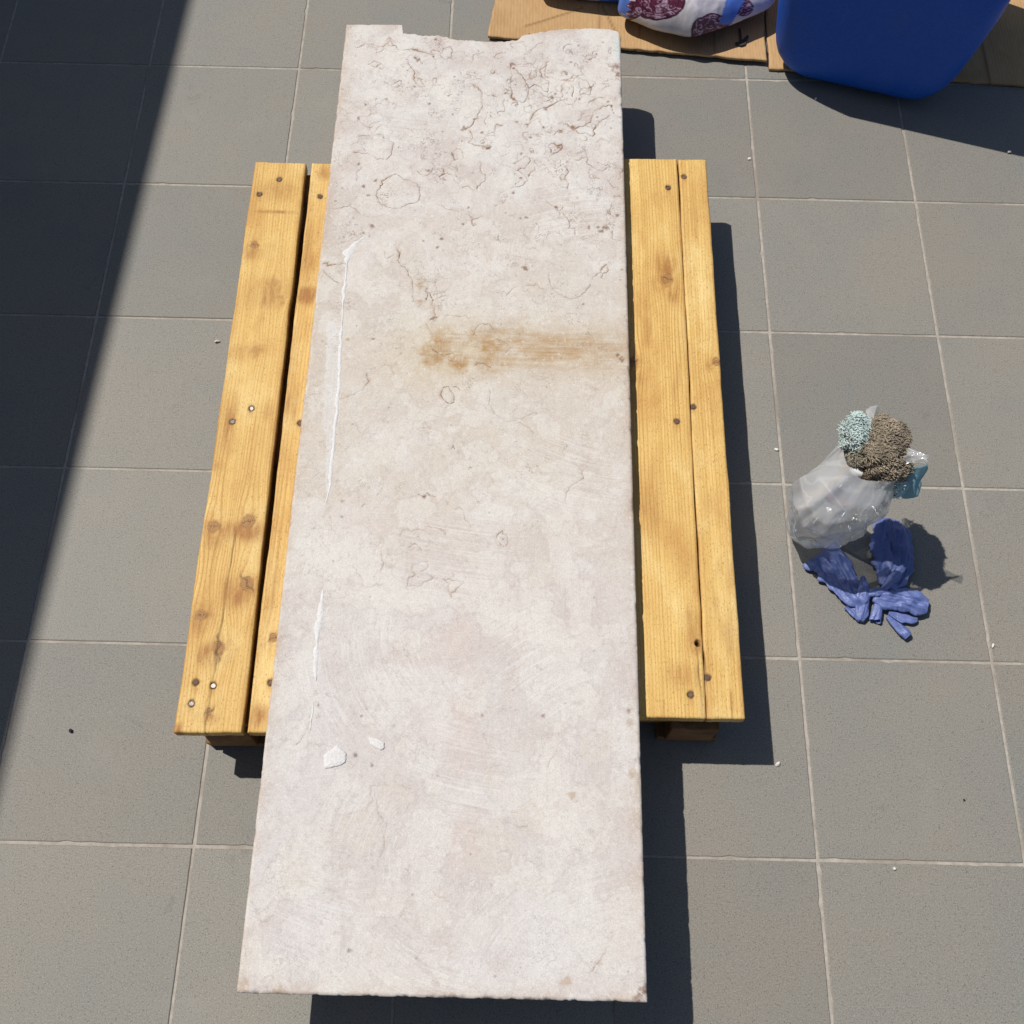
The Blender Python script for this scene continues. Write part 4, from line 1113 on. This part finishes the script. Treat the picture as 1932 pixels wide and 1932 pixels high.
# a bottle inside, which carries the cloth
BT = (1.727, -1.414, 0.003)
bottle = thing('bottle', 'small bottle with blue and pink label inside the clear bag', 'bottle', BT)
def lathe(prof, n, name, ex=1.0, ey=1.0):
    V = []; F = []
    for rr, z in prof:
        V += [(rr * ex * math.cos(2 * math.pi * k / n), rr * ey * math.sin(2 * math.pi * k / n), z) for k in range(n)]
    for q in range(len(prof) - 1):
        F += [(q * n + k, q * n + (k + 1) % n, (q + 1) * n + (k + 1) % n, (q + 1) * n + k) for k in range(n)]
    F.append(tuple(reversed(range(n)))); F.append(tuple((len(prof) - 1) * n + k for k in range(n)))
    return make_mesh(name, V, F)
M_CLEARB = mat_film('milky_plastic', 0.10, (0.80, 0.82, 0.85), 0.0)
link('bottle_body', lathe([(0.028, 0.001), (0.032, 0.004), (0.033, 0.02), (0.033, 0.192), (0.031, 0.202), (0.022, 0.212), (0.013, 0.218), (0.013, 0.222)], 40, 'bottle_body', 0.9, 0.75), M_CLEARB, bottle)
link('bottle_cap', lathe([(0.014, 0.221), (0.016, 0.223), (0.016, 0.238), (0.012, 0.240)], 24, 'bottle_cap'), mat_plain('white_cap', (0.55, 0.55, 0.55), (0.62, 0.62, 0.62), 100, 0.45), bottle)
def label_mesh(a0, a1, z0, z1, name, rr=0.0338):
    n = 14; V = []; F = []
    for k in range(n + 1):
        a = math.radians(a0 + (a1 - a0) * k / n)
        for z in (z0, z1): V.append((rr * 0.9 * math.cos(a), rr * 0.75 * math.sin(a), z))
    for k in range(n): F.append((2 * k, 2 * k + 2, 2 * k + 3, 2 * k + 1))
    return make_mesh(name, V, F)
link('label', label_mesh(-165, -25, 0.130, 0.190, 'label'), mat_plain('label_blue', (0.012, 0.014, 0.11), (0.02, 0.022, 0.16), 60, 0.4), bottle)
link('label_stripe', label_mesh(-165, -60, 0.140, 0.156, 'label_stripe', 0.0341), mat_plain('label_pink', (0.32, 0.10, 0.16), (0.40, 0.15, 0.2), 60, 0.4), bottle)

# the shaggy cloth stuffed on top
cl = thing('shaggy_cloth', 'dirty light blue and brown shaggy chenille cloth sticking out of the clear bag', 'cloth', CB)
def ellipsoid_pts(n, c, rad, seed):
    k = np.arange(n) + 0.5
    ph = np.arccos(1 - 2 * k / n); th = math.pi * (1 + 5 ** 0.5) * k
    N = np.stack([np.cos(th) * np.sin(ph), np.sin(th) * np.sin(ph), np.cos(ph)], -1)
    lump = 1 + 0.42 * fbm(N[:, 0] * 1.7 + seed, N[:, 1] * 1.7 + N[:, 2], seed, 3)
    return np.array(c) + N * np.array(rad) * lump[:, None], N
def lump_mesh(name, c, rad, seed):
    n, m = 40, 24
    th = np.linspace(0, 2 * math.pi, n, endpoint=False); ph = np.linspace(0.02, math.pi - 0.02, m)
    P, T2 = np.meshgrid(ph, th, indexing='ij')
    N = np.stack([np.cos(T2) * np.sin(P), np.sin(T2) * np.sin(P), np.cos(P)], -1).reshape(-1, 3)
    lump = 1 + 0.42 * fbm(N[:, 0] * 1.7 + seed, N[:, 1] * 1.7 + N[:, 2], seed, 3)
    V = np.array(c) + N * np.array(rad) * lump[:, None] * 0.95
    idx = np.arange(n * m).reshape(m, n); nxt = np.roll(idx, -1, 1)
    F = np.stack([idx[:-1], idx[1:], nxt[1:], nxt[:-1]], -1).reshape(-1, 4)
    return make_mesh(name, V, F)
def A0(D):
    q = np.cross(D, np.array([0.1, 0.95, 0.3])); return q / np.linalg.norm(q, axis=1)[:, None]
def tufts(name, c, rad, n, seed, col_a, col_b, length=0.0070, r0=0.00080, blend=None):
    g = np.random.default_rng(seed)
    P, N = ellipsoid_pts(n, c, rad, seed)
    N = N / np.array(rad); N /= np.linalg.norm(N, axis=1)[:, None]
    comb = g.normal(0, 0.65, (n, 3)) + np.array([0.9, -0.5, -0.3])
    T1 = comb - (comb * N).sum(1)[:, None] * N
    D = N * 0.40 + T1 * 0.95; D /= np.linalg.norm(D, axis=1)[:, None]
    A = np.cross(D, np.array([0.3, 0.2, 0.93])); A /= np.linalg.norm(A, axis=1)[:, None]; B = np.cross(D, A)
    L = length * np.clip(g.lognormal(-0.15, 0.28, n), 0.45, 1.5)
    clump = fbm(P[:, 0] * 90 + seed, P[:, 1] * 90 + P[:, 2] * 60, seed, 3)[:, None]
    D = D + 0.8 * clump * A0(D) + 0.25 * g.normal(0, 1, (n, 3)) ; D /= np.linalg.norm(D, axis=1)[:, None]
    k5 = np.arange(5) * 2 * math.pi / 5
    rings = []
    for t, rr in ((0.0, 0.8), (0.35, 1.1), (0.75, 1.1), (1.0, 0.5)):
        bend = -N * (t ** 2) * 0.0018
        cen = P + D * (L * t)[:, None] + bend
        rings.append(cen[:, None] + r0 * rr * (np.cos(k5)[None, :, None] * A[:, None] + np.sin(k5)[None, :, None] * B[:, None]))
    V = np.stack(rings, 1).reshape(-1, 3)
    base = (np.arange(n) * 20)[:, None, None]
    q = np.arange(3)[:, None]; k = np.arange(5)[None, :]
    f = np.stack([q * 5 + k, q * 5 + (k + 1) % 5, (q + 1) * 5 + (k + 1) % 5, (q + 1) * 5 + k], -1).reshape(1, -1, 4)
    F = (f + base).reshape(-1, 4)
    mixf = g.random(n)[:, None]
    colr = (np.array(col_a) * (1 - mixf) + np.array(col_b) * mixf) * (1 + 0.45 * clump)
    if blend is not None:
        ax, val, wd_, oc = blend
        w_ = sst(val - wd_, val + wd_, P @ np.array(ax) + g.normal(0, wd_ * .6, n))[:, None]
        colr = colr * (1 - w_) + np.array(oc) * w_
    me = make_mesh(name, V, F, {'Col': np.repeat(colr, 20, 0)})
    return me
M_TUFT = mat_attr('chenille', 0.9, 900, 0.2, 0.1)
M_CLOTH = mat_plain('cloth_backing', (0.12, 0.10, 0.075), (0.17, 0.14, 0.10), 400, 0.9)
BR1, BR2 = (0.205, 0.170, 0.125), (0.36, 0.305, 0.23)
BL1, BL2 = (0.40, 0.52, 0.52), (0.56, 0.63, 0.60)
lumps = [((0.014, 0.006, 0.271), (0.037, 0.053, 0.024), 4200, 3, BR1, BR2, None),
         ((0.020, -0.028, 0.265), (0.030, 0.022, 0.024), 1800, 5, BR1, BR2, None),
         ((-0.027, 0.030, 0.262), (0.025, 0.033, 0.025), 2600, 7, BL1, BL2, ((0.2, -1, -0.5), -0.140, 0.02, (0.30, 0.27, 0.21))),
         ((-0.026, 0.006, 0.246), (0.017, 0.026, 0.020), 900, 8, (0.30, 0.32, 0.27), (0.40, 0.42, 0.36), ((0.0, -1, -0.6), -0.150, 0.02, (0.24, 0.20, 0.145))),
         ((-0.002, -0.024, 0.238), (0.016, 0.014, 0.016), 520, 9, (0.13, 0.10, 0.07), (0.24, 0.185, 0.13), None),
         ((0.036, -0.048, 0.236), (0.015, 0.012, 0.021), 620, 11, (0.42, 0.60, 0.64), (0.58, 0.72, 0.74), None)]
for c, rad, n, sd, ca_, cb2, bl_ in lumps:
    body = link('cloth_fold', lump_mesh('cloth_fold', c, rad, sd), M_CLOTH, cl)
    p = link('chenille_pile', tufts('chenille_pile', c, rad, n, sd, ca_, cb2, blend=bl_), M_TUFT, body)
    p['kind'] = 'stuff'
M_LINING = mat_plain('light_blue_lining', (0.17, 0.33, 0.40), (0.22, 0.40, 0.46), 500, 0.7, 0.3)
lv_ = crumple((0.060, -0.044, 0.244), (0.019, 0.004, 0.006), (0.003, -0.014, -0.026), 15, 0.003, 20, 'lining_flap')
lf = link('lining_flap', lv_, M_LINING, cl)
sd_ = lf.modifiers.new('thick', 'SOLIDIFY'); sd_.thickness = 0.0014

# ------------------------------------------------------------------ knotted gloves
GO = (1.80, -1.53, 0.0)
gl = thing('knotted_gloves', 'pair of used blue rubber gloves knotted together on the tiles', 'gloves', GO)
def mat_glove():
    t = NT('blue_nitrile')
    n = t.noise(70, 4, 0.6, dist=0.5)
    rid = t.m('ABSOLUTE', t.m('SUBTRACT', t.noise(95, 3, 0.55, vec=t.mapped((1, 1, 1), (3, 1, 2)), dist=1.5), 0.5))
    rl = t.map(rid, 0.0, 0.10, 1.0, 0.0)
    c = t.mix(t.map(n, 0.3, 0.7), (0.115, 0.160, 0.400), (0.160, 0.210, 0.460))
    t.fin(c, 0.40, t.bump(t.m('ADD', t.m('MULTIPLY', n, 0.2), t.m('MULTIPLY', rl, 0.35)), 0.30, 0.003), spec=0.45)
    tl = t.n.new('ShaderNodeBsdfTranslucent'); tl.inputs['Color'].default_value = (0.08, 0.12, 0.40, 1)
    mx = t.n.new('ShaderNodeMixShader'); mx.inputs[0].default_value = 0.15
    t.l.new(t.bsdf.outputs[0], mx.inputs[1]); t.l.new(tl.outputs[0], mx.inputs[2])
    t.l.new(mx.outputs[0], t.out.inputs['Surface'])
    return t.mat
M_GLOVE = mat_glove()
def flat_tube(name, path, seed, mouth=0.0, n=84, m=64, fold_amp=0.0052):
    """a limp flattened sleeve; path rows: x, y, z (centre height), half width, half height.
    mouth > 0 leaves the first end open with its upper layer drawn back by that length"""
    P = np.array(path, float)
    s = np.r_[0, np.cumsum(np.linalg.norm(np.diff(P[:, :3], axis=0), axis=1))]
    L = s[-1]
    qq = np.linspace(0, L, 200)
    def sm(col):
        v = np.interp(qq, s, P[:, col]); k = np.ones(25) / 25
        return np.convolve(np.pad(v, 12, 'edge'), k, 'valid')
    cur = [sm(c_) for c_ in range(5)]
    dx = np.gradient(cur[0]); dy = np.gradient(cur[1]); dl = np.hypot(dx, dy) + 1e-9
    a = np.linspace(0, 2 * math.pi, n, endpoint=False)
    ca, sa = np.cos(a)[None, :], np.sin(a)[None, :]
    q = np.linspace(0, L, m)[:, None]
    Q = q + mouth * (sa > -0.05) * (0.55 + 0.6 * ca * (1 if seed % 2 else -1)) * np.clip(1 - q / (0.6 * L), 0, 1)
    Q = np.clip(Q + 0.0025 * vn(ca * 3 + seed, sa * 3, seed) * np.clip(1 - q / (0.3 * L), 0, 1), 0, L)
    f = lambda arr: np.interp(Q, qq, arr)
    x, y, z, hw, hh = (f(v) for v in cur)
    hh = hh * 0.62; z = z * 0.88
    sx_, sy_ = -f(dy / dl), f(dx / dl)
    S = Q / 0.01
    tri = np.arcsin(np.clip(ca * 0.985, -1, 1)) / (math.pi / 2) * 0.45 + ca * 0.55
    off = hw * tri * (1 + 0.13 * vn(S * 0.9, 0 * S + np.sign(ca) * 2, seed + 5) + 0.06 * vn(S * 2.3, 0 * S + np.sign(ca) * 2, seed + 6))
    lens = np.sign(sa) * np.abs(sa) ** 0.7
    warp = 0.9 * vn(S * 0.5, off * 60, seed + 8)
    r1 = vnl(off * 115 + 0.5 * warp + seed, S * 0.30 + off * 20, seed)
    r2 = vnl(off * 300 + 0.30 * S, S * 0.70 + 4, seed + 2)
    r3 = vnl(off * 80 - 0.55 * S, S * 0.85 + off * 50, seed + 3)
    topw = np.clip(sa * 1.6 + 0.3, 0, 1) * np.clip(1.15 - np.abs(ca), 0.15, 1)
    cr = fold_amp * (1.0 * r1 + 0.75 * r2 + 0.8 * r3) * topw * np.clip(hw / 0.02, 0.45, 1.25)
    X = x + sx_ * off; Y = y + sy_ * off
    Zz = np.maximum(z + hh * lens + cr, 0.0012 + 0.0004 * (sa + 1))
    V = np.stack([X, Y, Zz], -1).reshape(-1, 3) - np.array(GO)
    idx = np.arange(n * m).reshape(m, n); nxt = np.roll(idx, -1, 1)
    F = [tuple(f_) for f_ in np.stack([idx[:-1], nxt[:-1], nxt[1:], idx[1:]], -1).reshape(-1, 4)]
    F.append(tuple(int(v) for v in idx[-1]))
    if mouth <= 0: F.append(tuple(int(v) for v in idx[0][::-1]))
    return make_mesh(name, V, F)
parts = [('cuff', [(1.716, -1.470, .010, .040, .008), (1.733, -1.492, .011, .038, .009), (1.752, -1.525, .012, .030, .010), (1.768, -1.552, .014, .026, .011), (1.790, -1.568, .015, .015, .010)], 0.028),
         ('cuff', [(1.857, -1.402, .009, .008, .005), (1.856, -1.408, .012, .024, .009), (1.853, -1.418, .014, .034, .011), (1.851, -1.436, .016, .040, .013), (1.848, -1.475, .017, .042, .014), (1.842, -1.510, .017, .034, .014), (1.826, -1.540, .018, .014, .012)], 0),
         ('palm', [(1.802, -1.552, .016, .011, .009), (1.820, -1.558, .016, .020, .012), (1.850, -1.560, .016, .025, .013), (1.880, -1.566, .016, .023, .013), (1.898, -1.571, .015, .013, .009)], 0),
         ('finger', [(1.786, -1.520, .024, .004, .005), (1.785, -1.540, .024, .011, .008), (1.783, -1.565, .018, .013, .009), (1.779, -1.590, .012, .012, .008), (1.776, -1.600, .009, .007, .005)], 0),
         ('finger', [(1.756, -1.570, .008, .008, .005), (1.772, -1.584, .009, .012, .006), (1.781, -1.594, .008, .009, .005)], 0),
         ('finger', [(1.802, -1.600, .010, .010, .008), (1.808, -1.582, .012, .009, .009), (1.812, -1.566, .014, .008, .008)], 0.004),
         ('finger', [(1.824, -1.588, .009, .003, .004), (1.836, -1.602, .010, .007, .007), (1.853, -1.620, .011, .011, .010), (1.858, -1.626, .010, .008, .008)], 0),
         ('finger', [(1.828, -1.582, .009, .004, .005), (1.850, -1.592, .010, .009, .006), (1.866, -1.595, .010, .008, .006), (1.878, -1.594, .009, .004, .004)], 0),
         ('finger', [(1.818, -1.545, .022, .006, .006), (1.835, -1.527, .032, .010, .007), (1.850, -1.511, .040, .008, .006), (1.860, -1.503, .042, .004, .004)], 0),
         ('knot', [(1.786, -1.553, .020, .006, .007), (1.800, -1.549, .024, .009, .009), (1.815, -1.548, .024, .008, .009), (1.828, -1.549, .020, .006, .007)], 0)]
for k, (nm, path, op) in enumerate(parts):
    o = link(nm, flat_tube(nm, path, 3 + 5 * k, op), M_GLOVE, gl)

# ------------------------------------------------------------------ crumbs on the tiles
M_CHIP = mat_plain('stone_crumb', (0.62, 0.58, 0.52), (0.72, 0.69, 0.64), 500, 0.8, 0.4)
M_GRIT = mat_plain('dark_grit', (0.02, 0.018, 0.016), (0.05, 0.04, 0.035), 500, 0.9, 0.4)
def chip_mesh(seed, sx, sy, sz):
    bm = bmesh.new(); bmesh.ops.create_icosphere(bm, subdivisions=2, radius=1.0)
    g = np.random.default_rng(seed)
    pl = [(g.normal(size=3), g.uniform(.55, .85)) for _ in range(9)]
    for v in bm.verts:
        p = np.array(v.co)
        for nrm, h in pl:
            u = nrm / np.linalg.norm(nrm); e = p @ u - h
            if e > 0: p = p - u * e
        v.co = (p[0] * sx, p[1] * sy, p[2] * sz + sz * 0.8)
    me = bpy.data.meshes.new('chip'); bm.to_mesh(me); bm.free()
    return me
chips = [(0.580, -1.053, .0060, .0030, .003, 0.5, 'white stone crumb on the tile left of the pallet', 0),
         (1.659, -1.262, .0055, .0030, .002, -0.3, 'pointed white flake on the tile joint between pallet and clear bag', 0),
         (1.614, -1.849, .0055, .0035, .003, 0.8, 'white stone flake at the near corner of the pallet shadow', 0),
         (1.656, -0.562, .0045, .0040, .002, 0.0, 'white speck beside the tile joint right of the pallet top', 0),
         (1.815, -0.388, .0034, .0030, .003, 0.0, 'small white pebble at the edge of the canister shadow below the canister', 0),
         (2.220, -0.527, .0046, .0040, .0035, 0.4, 'white pebble on the canister shadow edge at the far right', 0),
         (2.006, -1.636, .0048, .0024, .002, 1.2, 'small white splinter near the joint crossing right of the gloves', 0),
         (1.788, -2.010, .0032, .0028, .0025, 0.3, 'tiny white crumb just above the lowest joint on the right', 0),
         (2.000, -2.030, .0048, .0034, .003, 0.6, 'rounded white crumb below the lowest joint at the right edge', 0),
         (0.437, -1.820, .0034, .0040, .003, 0.2, 'black grit speck on the tile below left of the pallet', 1),
         (1.916, -1.900, .0022, .0022, .002, 0.2, 'tiny black speck on the large tile at lower right', 1),
         (0.7420, -0.818, .0060, .0100, .003, 0.1, 'white crumb on the floor seen down the gap between left planks', 0)]
for k, (x, y, a, b, c, rz, lab, kind) in enumerate(chips):
    o = link('grit_speck' if kind else 'stone_crumb', chip_mesh(40 + k, a, b, c), M_GRIT if kind else M_CHIP, None, (x, y, 0.0001))
    o.rotation_euler = (0, 0, rz)
    tag(o, lab, 'grit' if kind else 'stone crumb', 'crumbs scattered on the tiles')
